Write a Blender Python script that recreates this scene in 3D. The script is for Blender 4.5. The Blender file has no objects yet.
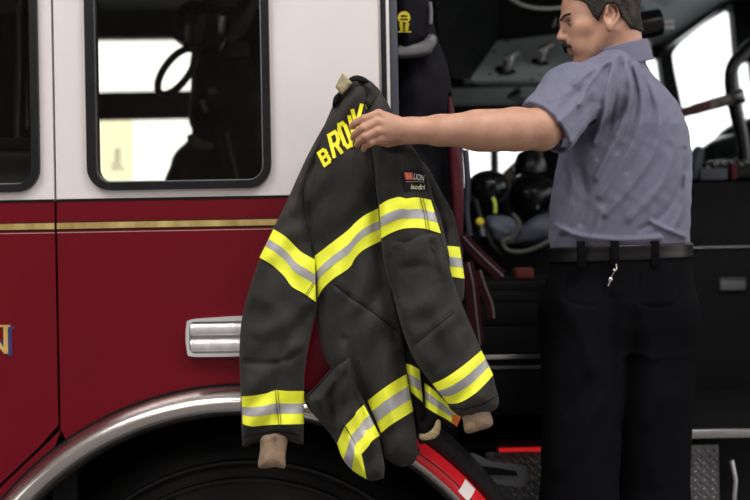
import bpy, bmesh, math, random
import numpy as np
from mathutils import Vector, Matrix
from mathutils.geometry import delaunay_2d_cdt

random.seed(7)
SC = bpy.context.scene
COL = SC.collection
# ------------------------------------------------------------------ camera
CAMY, CAMZ, FPX, ROLL = -2.8, 1.75, 1041.67, 0.018
FLOOR = -0.13
_c, _s = math.cos(ROLL), math.sin(ROLL)

def P(px, py, Y):
    """world point that stands at depth Y in the direction seen at photo position px, py"""
    u, v = (px - 375.0) / FPX, (250.0 - py) / FPX
    t = Y - CAMY
    return Vector((t * (u * _c + v * _s), Y, CAMZ + t * (v * _c - u * _s)))

def PA(px, py, y):
    px = np.asarray(px, float); py = np.asarray(py, float); y = np.asarray(y, float)
    u, v = (px - 375.0) / FPX, (250.0 - py) / FPX
    t = y - CAMY
    return np.stack([t * (u * _c + v * _s), y + 0 * u, CAMZ + t * (v * _c - u * _s)], -1)

def to_px(p):
    """p (N,3) world -> px, py arrays"""
    t = p[:, 1] - CAMY
    x, z = p[:, 0] / t, (p[:, 2] - CAMZ) / t
    return 375 + FPX * (x * _c - z * _s), 250 - FPX * (z * _c + x * _s)

cam = bpy.data.cameras.new('camera')
cam.lens = 50.0; cam.sensor_width = 36.0
cam.dof.use_dof = True; cam.dof.focus_distance = 2.59; cam.dof.aperture_fstop = 1.8
camo = bpy.data.objects.new('camera', cam); COL.objects.link(camo)
camo.matrix_world = Matrix(((_c, _s, 0, 0), (0, 0, -1, CAMY), (-_s, _c, 0, CAMZ), (0, 0, 0, 1)))
SC.camera = camo

# ------------------------------------------------------------------ materials
def mat(name, col, rough=0.5, metal=0.0, var=0.0, vscale=8.0, col2=None, bump=0.0, bscale=60.0,
        coat=0.0, spec=0.5, emit=None, estr=0.0, stretch=None, sheen=0.0, sub=0.0, rvar=0.0):
    m = bpy.data.materials.new(name); m.use_nodes = True
    nt = m.node_tree; b = nt.nodes['Principled BSDF']
    b.inputs['Base Color'].default_value = (*col, 1); b.inputs['Roughness'].default_value = rough
    b.inputs['Metallic'].default_value = metal; b.inputs['Specular IOR Level'].default_value = spec
    if coat: b.inputs['Coat Weight'].default_value = coat; b.inputs['Coat Roughness'].default_value = 0.08
    if sheen: b.inputs['Sheen Weight'].default_value = sheen; b.inputs['Sheen Roughness'].default_value = 0.5
    if sub:
        b.inputs['Subsurface Weight'].default_value = sub; b.inputs['Subsurface Scale'].default_value = 0.012
        b.inputs['Subsurface Radius'].default_value = (1.0, 0.35, 0.2)
    tc = nt.nodes.new('ShaderNodeTexCoord'); src = tc.outputs['Object']
    if stretch:
        mp = nt.nodes.new('ShaderNodeMapping'); mp.inputs['Scale'].default_value = stretch
        nt.links.new(src, mp.inputs['Vector']); src = mp.outputs['Vector']
    if var or col2:
        n = nt.nodes.new('ShaderNodeTexNoise'); n.inputs['Scale'].default_value = vscale
        n.inputs['Detail'].default_value = 5; nt.links.new(src, n.inputs['Vector'])
        r = nt.nodes.new('ShaderNodeValToRGB')
        c2 = col2 or tuple(min(1, c * (1 + var)) for c in col)
        c1 = col if col2 else tuple(c * (1 - var) for c in col)
        r.color_ramp.elements[0].position = 0.32; r.color_ramp.elements[1].position = 0.68
        r.color_ramp.elements[0].color = (*c1, 1); r.color_ramp.elements[1].color = (*c2, 1)
        nt.links.new(n.outputs['Fac'], r.inputs['Fac']); nt.links.new(r.outputs['Color'], b.inputs['Base Color'])
        if rvar:
            mr = nt.nodes.new('ShaderNodeMapRange'); mr.inputs['To Min'].default_value = max(0, rough - rvar)
            mr.inputs['To Max'].default_value = rough + rvar
            nt.links.new(n.outputs['Fac'], mr.inputs['Value']); nt.links.new(mr.outputs['Result'], b.inputs['Roughness'])
    if bump:
        n2 = nt.nodes.new('ShaderNodeTexNoise'); n2.inputs['Scale'].default_value = bscale
        n2.inputs['Detail'].default_value = 4; nt.links.new(src, n2.inputs['Vector'])
        bp = nt.nodes.new('ShaderNodeBump'); bp.inputs['Strength'].default_value = bump
        bp.inputs['Distance'].default_value = 0.004
        nt.links.new(n2.outputs['Fac'], bp.inputs['Height']); nt.links.new(bp.outputs['Normal'], b.inputs['Normal'])
    if emit:
        b.inputs['Emission Color'].default_value = (*emit, 1); b.inputs['Emission Strength'].default_value = estr
    return m

def glass_mat(name, tint, fac):
    m = bpy.data.materials.new(name); m.use_nodes = True
    nt = m.node_tree; nt.nodes.clear()
    o = nt.nodes.new('ShaderNodeOutputMaterial'); mx = nt.nodes.new('ShaderNodeMixShader')
    t = nt.nodes.new('ShaderNodeBsdfTransparent'); g = nt.nodes.new('ShaderNodeBsdfGlossy')
    lw = nt.nodes.new('ShaderNodeFresnel'); lw.inputs['IOR'].default_value = fac
    t.inputs['Color'].default_value = (*tint, 1); g.inputs['Roughness'].default_value = 0.02
    nt.links.new(lw.outputs['Fac'], mx.inputs['Fac']); nt.links.new(t.outputs[0], mx.inputs[1])
    nt.links.new(g.outputs[0], mx.inputs[2]); nt.links.new(mx.outputs[0], o.inputs['Surface'])
    return m

M = dict(
    white=mat('white_paint', (.68, .63, .625), .32, var=.03, vscale=2, spec=.4),
    red=mat('red_paint', (.135, .004, .0105), .2, var=.1, vscale=1.5, spec=.22),
    gold=mat('gold_leaf', (.30, .185, .05), .45, .25, col2=(.60, .46, .17), vscale=5, stretch=(4, 1, 1)),
    pink=mat('thin_line', (.42, .2, .2), .5),
    chrome=mat('chrome', (.68, .63, .61), .24, 1.0, var=.05, vscale=6, rvar=.05),
    brushed=mat('brushed_steel', (.5, .49, .5), .3, 1.0, var=.1, bump=.05),
    black=mat('black_plastic', (.005, .005, .006), .5, spec=.14, var=.2, bump=.05, bscale=200),
    gloss=mat('gloss_black', (.007, .007, .008), .22, spec=.4, var=.2),
    rubber=mat('black_rubber', (.008, .008, .009), .4, spec=.25, var=.2),
    tire=mat('tire_rubber', (.010, .0095, .0095), .75, spec=.2, var=.3, bump=.3, bscale=80),
    slate=mat('slate_trim', (.038, .042, .058), .4, var=.1),
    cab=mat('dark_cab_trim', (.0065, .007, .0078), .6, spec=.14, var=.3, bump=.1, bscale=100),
    liner=mat('grey_green_liner', (.26, .31, .32), .6, var=.12, vscale=3),
    panel=mat('grey_green_panel', (.42, .49, .48), .45, var=.12, vscale=4),
    seat=mat('black_seat_cloth', (.012, .011, .016), .8, spec=.1, var=.2, bump=.3, bscale=260),
    greyband=mat('grey_vinyl', (.16, .16, .17), .5, var=.1),
    maroon=mat('maroon_vinyl', (.085, .012, .021), .55, spec=.2, var=.15, bump=.1),
    maroon2=mat('maroon_webbing', (.05, .011, .017), .8, spec=.1, var=.25, bump=.2, bscale=300),
    yellow=mat('yellow_print', (.75, .62, .02), .5),
    coat=mat('charcoal_coat_cloth', (.0155, .0148, .0146), .75, spec=.2, col2=(.035, .0325, .030), vscale=9, bump=.5, bscale=330, sheen=.05),
    coatin=mat('dark_coat_lining', (.010, .0095, .010), .85, spec=.1, var=.2, bump=.2),
    coatseam=mat('coat_seam', (.006, .006, .006), .8, spec=.1, var=.1),
    lime=mat('fluorescent_yellow', (.88, .91, .03), .55, col2=(.97, 1.0, .06), vscale=18, bump=.12, bscale=500),
    silver=mat('retroreflective_silver', (.40, .39, .41), .4, .1, var=.08, vscale=20, bump=.1, bscale=500),
    letter=mat('yellow_letter', (.95, .86, .02), .55, var=.06, vscale=30),
    tan=mat('tan_knit', (.27, .185, .125), .9, var=.22, vscale=40, bump=.6, bscale=250),
    tab=mat('tan_leather_tab', (.30, .25, .14), .7, var=.25, vscale=50, bump=.3),
    orange=mat('orange_tab', (.9, .2, .03), .6, var=.1),
    lining=mat('cream_lining', (.62, .5, .3), .8, col2=(.3, .2, .1), vscale=60, bump=.3),
    skin=mat('skin', (.43, .225, .15), .5, col2=(.51, .285, .20), vscale=26, bump=.16, bscale=180, sub=.12, spec=.4),
    shirt=mat('slate_blue_polo', (.128, .127, .192), .78, var=.05, vscale=30, bump=.2, bscale=700, sheen=.1),
    pants=mat('black_trousers', (.0045, .0042, .0055), .85, spec=.05, var=.15, vscale=10, bump=.2, bscale=500),
    belt=mat('black_leather', (.010, .0095, .010), .35, spec=.3, var=.2, bump=.1, bscale=200),
    hair=mat('dark_grey_hair', (.012, .009, .008), .7, spec=.2, col2=(.050, .043, .038), vscale=55, bump=.9, bscale=300, stretch=(1, 1, .35)),
    dhair=mat('dark_hair', (.022, .014, .011), .7, spec=.2, var=.3, vscale=100, bump=.8, bscale=300),
    eye=mat('eye', (.15, .12, .11), .2), iris=mat('iris', (.02, .012, .008), .2),
    lens=mat('clear_ribbed_lens', (.93, .92, .94), .16, .45, col2=(.70, .67, .69), vscale=26, stretch=(2.2, 1, .5), bump=.25, bscale=90),
    alu=mat('pale_aluminium', (.62, .61, .61), .3, .2),
    plate=mat('diamond_plate', (.20, .20, .21), .35, .85, var=.2, bump=.1),
    grey=mat('grey_metal', (.14, .15, .16), .4, .6, var=.1),
    paper=mat('white_paper', (.8, .8, .76), .8), ink=mat('dark_ink', (.03, .03, .03), .7),
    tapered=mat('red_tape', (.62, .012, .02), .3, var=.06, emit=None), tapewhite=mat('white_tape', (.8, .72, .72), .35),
    blue=mat('blue_shadow_paint', (.03, .035, .16), .4), goldletter=mat('gold_letter', (.62, .42, .12), .4, .2, var=.2, vscale=30),
    lime2=mat('yellow_green_band', (.5, .6, .06), .5), olive=mat('dull_olive_band', (.10, .105, .05), .6, var=.2),
    pouch=mat('red_pouch', (.17, .03, .022), .7, var=.2), tanbar=mat('tan_bar', (.30, .2, .13), .6, var=.15, vscale=15),
    bluegrey=mat('blue_grey_cloth', (.075, .08, .11), .7, var=.15, bump=.2),
    greytape=mat('worn_grey_tape', (.40, .38, .36), .6, col2=(.08, .05, .05), vscale=30), redtape=mat('worn_maroon_tape', (.12, .025, .03), .6, col2=(.2, .09, .08), vscale=40),
    cord=mat('white_cord', (.7, .7, .7), .5), whiteplastic=mat('pale_grey_plastic', (.38, .42, .42), .4, var=.1),
    brownlight=mat('khaki_strap', (.10, .09, .065), .7, var=.2),
    concrete=mat('concrete', (.17, .165, .16), .5, var=.2, vscale=2, bump=.1, bscale=30),
    wall=mat('station_wall', (.30, .27, .26), .8, var=.1, vscale=1), ceil=mat('station_ceiling', (.45, .45, .45), .8, var=.05),
    lampface=mat('lamp_face', (.9, .9, .9), .5, emit=(1, .97, .93), estr=6.0),
    glass=glass_mat('tinted_glass', (.83, .82, .77), 1.22), clear=glass_mat('clear_glass', (.94, .96, .97), 1.15),
    redlamp=mat('red_lamp_lens', (.5, .01, .01), .3, emit=(1, .02, .02), estr=.4),
)

# ------------------------------------------------------------------ object helpers
W = {}
def link(name, me, m, parent=None, smooth=True):
    o = bpy.data.objects.new(name, me); COL.objects.link(o)
    if m is not None:
        for mm in (m if isinstance(m, (list, tuple)) else [m]): me.materials.append(mm)
    if smooth is True:
        me.polygons.foreach_set('use_smooth', [True] * len(me.polygons))
    elif smooth:
        me.polygons.foreach_set('use_smooth', [True] * len(me.polygons))
        me.set_sharp_from_angle(angle=math.radians(smooth))
    if parent is not None:
        o.parent = parent; o.matrix_parent_inverse = Matrix.Translation(-W.get(parent.name, Vector()))
    else:
        co = np.empty(len(me.vertices) * 3); me.vertices.foreach_get('co', co); co = co.reshape(-1, 3)
        b = Vector(((co[:, 0].min() + co[:, 0].max()) / 2, (co[:, 1].min() + co[:, 1].max()) / 2, co[:, 2].min()))
        me.transform(Matrix.Translation(-b)); o.location = b; W[o.name] = b
    return o

def from_bm(name, bm, m, parent=None, smooth=35):
    bmesh.ops.recalc_face_normals(bm, faces=bm.faces)
    me = bpy.data.meshes.new(name); bm.to_mesh(me); bm.free(); me.update()
    return link(name, me, m, parent, smooth)

def from_np(name, V, F, m, parent=None, smooth=True):
    me = bpy.data.meshes.new(name)
    me.from_pydata([tuple(v) for v in V], [], [tuple(int(i) for i in f) for f in F]); me.update()
    return link(name, me, m, parent, smooth)

def tag(o, label=None, cat=None, group=None, kind=None):
    if label: o['label'] = label
    if cat: o['category'] = cat
    if group: o['group'] = group
    if kind: o['kind'] = kind
    return o

def thing(name, loc, label, cat, group=None):
    o = bpy.data.objects.new(name, None); COL.objects.link(o); o.empty_display_size = .1
    o.location = loc; W[o.name] = Vector(loc)
    return tag(o, label, cat, group)

def BM(): return bmesh.new()

def box(bm, a, b, bev=0.0, mi=0):
    a, b = Vector(a), Vector(b)
    r = bmesh.ops.create_cube(bm, size=1.0, matrix=Matrix.Translation((a + b) / 2) @ Matrix.Diagonal((abs(b.x - a.x), abs(b.y - a.y), abs(b.z - a.z), 1)))
    fs = set(f for v in r['verts'] for f in v.link_faces)
    for f in fs: f.material_index = mi
    if bev:
        es = list(set(e for v in r['verts'] for e in v.link_edges))
        bmesh.ops.bevel(bm, geom=es, offset=bev, segments=2, affect='EDGES', profile=.5)

def catmull(pts, n=6, closed=False):
    pts = [np.array(p, float) for p in pts]; N = len(pts); out = []
    rng = range(N) if closed else range(N - 1)
    for i in rng:
        if closed: p0, p1, p2, p3 = pts[i - 1], pts[i], pts[(i + 1) % N], pts[(i + 2) % N]
        else: p0, p1, p2, p3 = pts[max(i - 1, 0)], pts[i], pts[i + 1], pts[min(i + 2, N - 1)]
        for k in range(n):
            t = k / n
            out.append(.5 * ((2 * p1) + (-p0 + p2) * t + (2 * p0 - 5 * p1 + 4 * p2 - p3) * t * t + (-p0 + 3 * p1 - 3 * p2 + p3) * t ** 3))
    if not closed: out.append(pts[-1])
    return out

def tube(bm, pts, r, n=12, closed=False, cap=True, flat=None):
    """sweep a round (or flat=(a,b) elliptic) section along pts; r number or list"""
    pts = [Vector(p) for p in pts]; N = len(pts)
    rs = r if isinstance(r, (list, tuple)) else [r] * N
    rings = []; up = None
    for i, p in enumerate(pts):
        if closed: d = pts[(i + 1) % N] - pts[i - 1]
        else: d = pts[min(i + 1, N - 1)] - pts[max(i - 1, 0)]
        d.normalize()
        if up is None:
            up = Vector((0, 1, 0)) if abs(d.y) < .9 else Vector((0, 0, 1))
        up = (up - d * up.dot(d)).normalized(); sd = d.cross(up)
        fa, fb = flat if flat else (1, 1)
        rings.append([bm.verts.new(p + (up * math.cos(a) * fa + sd * math.sin(a) * fb) * rs[i]) for a in [2 * math.pi * k / n for k in range(n)]])
    m = N if closed else N - 1
    for i in range(m):
        A, B = rings[i], rings[(i + 1) % N]
        for k in range(n): bm.faces.new((A[k], A[(k + 1) % n], B[(k + 1) % n], B[k]))
    if cap and not closed:
        bm.faces.new(rings[0]); bm.faces.new(rings[-1][::-1])

def ribbon(bm, pts, w, t=.003):
    """flat webbing: pts 3D, width in the picture-ish plane (perpendicular to the run, facing -Y)"""
    tube(bm, pts, [w] * len(pts), n=8, flat=(t / w, 1))

def ellipsoid(bm, c, r, rot=None, seg=20, rings=14):
    Mx = Matrix.Translation(Vector(c)) @ (rot.to_4x4() if rot else Matrix()) @ Matrix.Diagonal((*r, 1))
    bmesh.ops.create_uvsphere(bm, u_segments=seg, v_segments=rings, radius=1, matrix=Mx)

def lathe(bm, prof, c, axis, n=28, cap=True):
    """prof list of (r, h) along axis from point c"""
    axis = Vector(axis).normalized(); a = axis.orthogonal().normalized(); b = axis.cross(a)
    rings = [[bm.verts.new(Vector(c) + axis * h + (a * math.cos(t) + b * math.sin(t)) * r) for t in [2 * math.pi * k / n for k in range(n)]] for r, h in prof]
    for A, B in zip(rings, rings[1:]):
        for k in range(n): bm.faces.new((A[k], A[(k + 1) % n], B[(k + 1) % n], B[k]))
    if cap: bm.faces.new(rings[0]); bm.faces.new(rings[-1][::-1])

def slab(bm, outer, holes, y0, y1):
    """plate in the x,z plane between depths y0 (near) and y1, outline and holes given as (x,z)"""
    vs = []; es = []; loops = []
    for lp in [outer] + list(holes):
        s = len(vs); n = len(lp); vs += [Vector((p[0], p[1])) for p in lp]
        es += [(s + i, s + (i + 1) % n) for i in range(n)]
        loops.append(list(range(s, s + n)))
    ov, oe, of, _, _, _ = delaunay_2d_cdt(vs, es, [], 0, 1e-7)
    def inside(p, lp):
        r = False; j = len(lp) - 1
        for i in range(len(lp)):
            a, b = lp[i], lp[j]
            if (a[1] > p[1]) != (b[1] > p[1]) and p[0] < (b[0] - a[0]) * (p[1] - a[1]) / (b[1] - a[1]) + a[0]: r = not r
            j = i
        return r
    fr = [bm.verts.new((v.x, y0, v.y)) for v in ov]; bk = [bm.verts.new((v.x, y1, v.y)) for v in ov]
    cnt = {}
    for f in of:
        c = (ov[f[0]] + ov[f[1]] + ov[f[2]]) / 3
        if not inside(c, outer) or any(inside(c, h) for h in holes): continue
        bm.faces.new([fr[i] for i in f]); bm.faces.new([bk[i] for i in reversed(f)])
        for a, b in ((f[0], f[1]), (f[1], f[2]), (f[2], f[0])):
            k = (min(a, b), max(a, b)); cnt[k] = cnt.get(k, []) + [(a, b)]
    for k, l in cnt.items():
        if len(l) == 1:
            a, b = l[0]; bm.faces.new((fr[b], fr[a], bk[a], bk[b]))
    for v in list(fr + bk):
        if not v.link_faces: bm.verts.remove(v)

def pix(poly, Y): return [(P(x, y, Y).x, P(x, y, Y).z) for x, y in poly]

def rrect(x0, z0, x1, z1, r, n=8):
    out = []
    for cx, cz, a0 in ((x1 - r, z1 - r, 0), (x0 + r, z1 - r, 90), (x0 + r, z0 + r, 180), (x1 - r, z0 + r, 270)):
        for k in range(n + 1):
            a = math.radians(a0 + 90 * k / n); out.append((cx + r * math.cos(a), cz + r * math.sin(a)))
    return out

def prism(bm, pts_near, pts_far):
    """closed solid from two matching 3D outlines"""
    A = [bm.verts.new(p) for p in pts_near]; B = [bm.verts.new(p) for p in pts_far]; n = len(A)
    bm.faces.new(A); bm.faces.new(B[::-1])
    for i in range(n): bm.faces.new((A[i], A[(i + 1) % n], B[(i + 1) % n], B[i]))

def grow(poly, d):
    """offset a CCW/CW closed outline outward by d (rounded shapes only)"""
    c = np.mean(np.array(poly), 0); out = []
    n = len(poly)
    for i in range(n):
        a, b = np.array(poly[i - 1]), np.array(poly[(i + 1) % n]); t = b - a; t /= np.linalg.norm(t) + 1e-12
        nn = np.array((t[1], -t[0]))
        if nn.dot(np.array(poly[i]) - c) < 0: nn = -nn
        out.append(tuple(np.array(poly[i]) + nn * d))
    return out

# ------------------------------------------------------------------ cloth panels: outline, thickness and folds
def seg_dist(px, py, line, closed=False):
    L = [tuple(p) for p in line]
    if closed: L = L + [L[0]]
    best = np.full(px.shape, 1e9)
    for (ax, ay), (bx, by) in zip(L, L[1:]):
        dx, dy = bx - ax, by - ay; l2 = dx * dx + dy * dy + 1e-9
        t = np.clip(((px - ax) * dx + (py - ay) * dy) / l2, 0, 1)
        best = np.minimum(best, np.hypot(px - ax - t * dx, py - ay - t * dy))
    return best

def in_poly(px, py, poly):
    r = np.zeros(px.shape, bool); n = len(poly); j = n - 1
    for i in range(n):
        (xi, yi), (xj, yj) = poly[i], poly[j]
        if yi != yj:
            r ^= ((yi > py) != (yj > py)) & (px < (xj - xi) * (py - yi) / (yj - yi) + xi)
        j = i
    return r

class Puff:
    def __init__(self, poly, yb, front, back, R, folds=(), seed=0, namp=.004, wl=(22, 60), ang=None, smooth=True, Rb=None):
        self.poly = [tuple(p) for p in (catmull(poly, 5, True) if smooth else poly)]
        self.yb, self.front, self.back, self.R, self.folds = yb, front, back, R, folds
        rg = np.random.RandomState(seed); self.w = []
        for _ in range(9):
            a = rg.uniform(0, 6.28) if ang is None else math.radians(ang) + rg.normal(0, .35)
            k = 6.28 / rg.uniform(*wl); self.w.append((k * math.cos(a), k * math.sin(a), rg.uniform(0, 6.28)))
        self.namp = namp
    def base(self, px, py): return self.yb(px, py) if callable(self.yb) else self.yb + 0 * px
    def _prof(self, d):
        t = np.clip(d / self.R, 0, 1); return np.sqrt(np.clip(1 - (1 - t) ** 2, 0, 1))
    def relief(self, px, py, d):
        k = np.clip(d / 7.0, 0, 1); k = k * k * (3 - 2 * k); h = 0 * px
        qx, qy = px + 6 * np.sin(py / 17.0), py + 6 * np.sin(px / 19.0)
        for a, b, c in self.w: h = h + np.sin(a * qx + b * qy + c)
        h = self.namp * 1.35 * h / 2.2
        for line, amp, wd in self.folds:
            h = h + 1.4 * amp * np.exp(-(seg_dist(px, py, catmull(line, 5) if len(line) > 2 else line) / wd) ** 2)
        return h * k
    def fy(self, px, py):
        px = np.asarray(px, float); py = np.asarray(py, float)
        d = np.where(in_poly(px, py, self.poly), seg_dist(px, py, self.poly, True), 0)
        return self.base(px, py) - self.front * self._prof(d) - self.relief(px, py, d)
    def by(self, px, py):
        px = np.asarray(px, float); py = np.asarray(py, float)
        d = np.where(in_poly(px, py, self.poly), seg_dist(px, py, self.poly, True), 0)
        return self.base(px, py) + self.back * self._prof(d)
    def build(self, name, m, parent=None, s=2.2):
        bd = []; L = self.poly + [self.poly[0]]
        for (ax, ay), (bx, by) in zip(L, L[1:]):
            k = max(1, int(round(math.hypot(bx - ax, by - ay) / s)))
            bd += [(ax + (bx - ax) * i / k, ay + (by - ay) * i / k) for i in range(k)]
        bd = np.array(bd); x0, y0 = bd.min(0); x1, y1 = bd.max(0)
        gx, gy = np.meshgrid(np.arange(x0, x1, s), np.arange(y0, y1, s * .87)); gx = gx + (np.arange(gx.shape[0]) % 2)[:, None] * s / 2
        gx, gy = gx.ravel(), gy.ravel(); ok = in_poly(gx, gy, self.poly); gx, gy = gx[ok], gy[ok]
        ok = seg_dist(gx, gy, self.poly, True) > s * .55; gx, gy = gx[ok], gy[ok]
        n = len(bd)
        pts = [Vector((float(a), float(b))) for a, b in bd] + [Vector((float(a), float(b))) for a, b in zip(gx, gy)]
        ov, _, of, _, _, _ = delaunay_2d_cdt(pts, [(i, (i + 1) % n) for i in range(n)], [], 0, 1e-5)
        V = np.array([(v.x, v.y) for v in ov]); F = np.array(of)
        cc = V[F].mean(1); F = F[in_poly(cc[:, 0], cc[:, 1], self.poly)]
        d = seg_dist(V[:, 0], V[:, 1], self.poly, True); on = d < 1e-3
        inn = in_poly(V[:, 0], V[:, 1], self.poly) | on
        fy = self.fy(V[:, 0], V[:, 1]); by = self.by(V[:, 0], V[:, 1])
        base = self.base(V[:, 0], V[:, 1]); fy[on] = base[on]; by[on] = base[on]
        A = PA(V[:, 0], V[:, 1], fy); B = PA(V[:, 0], V[:, 1], by); N = len(V)
        mp = np.where(on, np.arange(N), np.arange(N) + N)
        F2 = mp[F][:, ::-1]
        allv = np.concatenate([A, B]); allf = np.concatenate([F, F2])
        used = np.unique(allf); re = -np.ones(2 * N, int); re[used] = np.arange(len(used))
        me = bpy.data.meshes.new(name); me.from_pydata(allv[used].tolist(), [], re[allf].tolist()); me.update()
        bm = BM(); bm.from_mesh(me); bmesh.ops.recalc_face_normals(bm, faces=bm.faces); bm.to_mesh(me); bm.free()
        return link(name, me, m, parent, True)

def strip_px(top, bot, n=40, m=8):
    """grid of photo points between two edges"""
    def res(l):
        l = np.array(catmull(l, 8) if len(l) > 2 else l, float); s = np.r_[0, np.cumsum(np.hypot(*np.diff(l, axis=0).T))]
        t = np.linspace(0, s[-1], n); return np.stack([np.interp(t, s, l[:, 0]), np.interp(t, s, l[:, 1])], -1)
    a, b = res(top), res(bot); t = np.linspace(0, 1, m)[:, None, None]
    return a[None] * (1 - t) + b[None] * t      # m,n,2

def lay(name, pan, grids, off, m, parent, thick=.002, back=False):
    """thin sewn-on strips lying on a cloth panel (front, optionally carried round to the back)"""
    V = []; F = []
    def sheet(g, side):
        mm, nn = g.shape[:2]; gx, gy = g[..., 0].ravel(), g[..., 1].ravel()
        lv = []
        for o in (off, off - thick):
            y = pan.fy(gx, gy) - o if side > 0 else pan.by(gx, gy) + o
            lv.append(PA(gx, gy, y))
        s = sum(len(v) for v in V); V.extend(lv); k = mm * nn
        for j in range(mm - 1):
            for i in range(nn - 1):
                q = [s + j * nn + i, s + j * nn + i + 1, s + (j + 1) * nn + i + 1, s + (j + 1) * nn + i]
                F.append(q[::-1]); F.append([x + k for x in q])
        bd = [i for i in range(nn)] + [j * nn + nn - 1 for j in range(1, mm)] + [(mm - 1) * nn + i for i in range(nn - 2, -1, -1)] + [j * nn for j in range(mm - 2, 0, -1)]
        for a, b in zip(bd, bd[1:] + bd[:1]): F.append([s + a, s + b, s + b + k, s + a + k])
    for g in grids:
        sheet(g, 1)
        if back: sheet(g, -1)
    bm = BM(); vv = [bm.verts.new(v) for v in np.concatenate(V)]
    for f in F:
        try: bm.faces.new([vv[i] for i in f])
        except ValueError: pass
    return from_bm(name, bm, m, parent, 50)

def band(pan, top, bot, parent, back=False, g0=.36, g1=.66, label=None):
    """fluorescent band with a silver stripe down its middle"""
    t = lay('reflective_band', pan, [strip_px(top, bot)], .0022, M['lime'], parent, back=back)
    if label: t['label'] = label
    T, B = np.array(top, float), np.array(bot, float)
    g = strip_px(top, bot, 40, 41); a, b = int(40 * g0), int(40 * g1)
    lay('silver_stripe', pan, [g[a:b + 1:2]], .0034, M['silver'], t, back=back)
    return t

def stroke_grids(lines, w):
    gs = []
    for l in lines:
        for (a, b) in zip(l, l[1:]):
            a, b = np.array(a, float), np.array(b, float); d = (b - a) / np.linalg.norm(b - a); nrm = np.array((-d[1], d[0])) * w / 2
            a2, b2 = a - d * w * .45, b + d * w * .45
            gs.append(strip_px([a2 + nrm, b2 + nrm], [a2 - nrm, b2 - nrm], 6, 3))
    return gs

# ------------------------------------------------------------------ implicit surfaces for the figure
f32 = np.float32
def cap_(p, a, b, ra, rb):
    a = np.array(a, f32); b = np.array(b, f32); ba = b - a; pa = p - a
    t = np.clip(pa @ ba / (ba @ ba), 0, 1)
    return np.sqrt(((pa - t[:, None] * ba) ** 2).sum(1)) - (ra + (rb - ra) * t)
def ell_(p, c, r, A=None):
    q = p - np.array(c, f32)
    if A is not None: q = q @ np.array(A, f32).T      # rows of A are the axes
    r = np.array(r, f32); k0 = np.sqrt(((q / r) ** 2).sum(1)); k1 = np.sqrt(((q / r ** 2) ** 2).sum(1)) + 1e-9
    return k0 * (k0 - 1) / k1
def smin(a, b, k):
    h = np.clip(.5 + .5 * (b - a) / k, 0, 1); return b + (a - b) * h - k * h * (1 - h)
def smax(a, b, k): return -smin(-a, -b, k)
def chain_(p, pts, rs, k=None):
    d = None
    for (a, b, ra, rb) in zip(pts, pts[1:], rs, rs[1:]):
        c = cap_(p, a, b, ra, rb); d = c if d is None else np.minimum(d, c)
    return d

def mesh_sdf(fn, lo, hi, h, block=8):
    lo = np.array(lo, float); hi = np.array(hi, float)
    nb = np.ceil((hi - lo) / (h * block)).astype(int); n = nb * block + 1
    I = np.stack(np.meshgrid(*[np.arange(k) for k in nb], indexing='ij'), -1).reshape(-1, 3)
    cd = fn((lo + (I + .5) * block * h).astype(f32))
    F = np.empty(tuple(n), f32); F.fill(1.0)
    act = np.abs(cd) < block * h * 1.25 + .012
    for b in I[(~act) & (cd < 0)]:
        s = b * block; F[s[0]:s[0] + block + 1, s[1]:s[1] + block + 1, s[2]:s[2] + block + 1] = -1
    loc = np.stack(np.meshgrid(*[np.arange(block + 1)] * 3, indexing='ij'), -1).reshape(-1, 3)
    A = I[act]
    for c in range(0, len(A), 300):
        bb = A[c:c + 300]; g = (bb[:, None] * block + loc[None]).reshape(-1, 3)
        v = fn((lo + g * h).astype(f32)); F[g[:, 0], g[:, 1], g[:, 2]] = v
    s = F < 0; cnt = np.zeros(tuple(n - 1), np.int8)
    sl = [(slice(0, -1), slice(1, None))] * 3
    cor = [(i, j, k) for i in (0, 1) for j in (0, 1) for k in (0, 1)]
    for i, j, k in cor: cnt += s[sl[0][i], sl[1][j], sl[2][k]]
    ac = (cnt > 0) & (cnt < 8); idx = np.argwhere(ac)
    val = {c: F[idx[:, 0] + c[0], idx[:, 1] + c[1], idx[:, 2] + c[2]] for c in cor}
    acc = np.zeros((len(idx), 3)); num = np.zeros(len(idx))
    for a in cor:
        for ax in range(3):
            if a[ax]: continue
            b = list(a); b[ax] = 1; b = tuple(b); va, vb = val[a], val[b]; x = (va < 0) != (vb < 0)
            t = np.where(x, va / np.where(x, va - vb, 1), 0); pos = np.tile(np.array(a, float), (len(idx), 1)); pos[:, ax] += t
            acc[x] += pos[x]; num[x] += 1
    V = lo + (idx + acc / num[:, None]) * h
    vid = -np.ones(tuple(n - 1), np.int32); vid[ac] = np.arange(len(idx)); Q = []
    for ax in range(3):
        o = [(1, 2), (2, 0), (0, 1)][ax]
        a = [slice(None)] * 3; b = [slice(None)] * 3; a[ax] = slice(0, -1); b[ax] = slice(1, None)
        x = s[tuple(a)] != s[tuple(b)]; e = np.argwhere(x); e = e[(e[:, o[0]] > 0) & (e[:, o[1]] > 0)]
        e = e[(e[:, o[0]] < n[o[0]] - 1) & (e[:, o[1]] < n[o[1]] - 1)]
        def at(d0, d1):
            q = e.copy(); q[:, o[0]] -= d0; q[:, o[1]] -= d1; return vid[q[:, 0], q[:, 1], q[:, 2]]
        q = np.stack([at(1, 1), at(0, 1), at(0, 0), at(1, 0)], -1); neg = s[e[:, 0], e[:, 1], e[:, 2]]
        q[~neg] = q[~neg][:, ::-1]; Q.append(q)
    Q = np.concatenate(Q); Q = Q[(Q >= 0).all(1)]
    return V, Q

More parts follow.
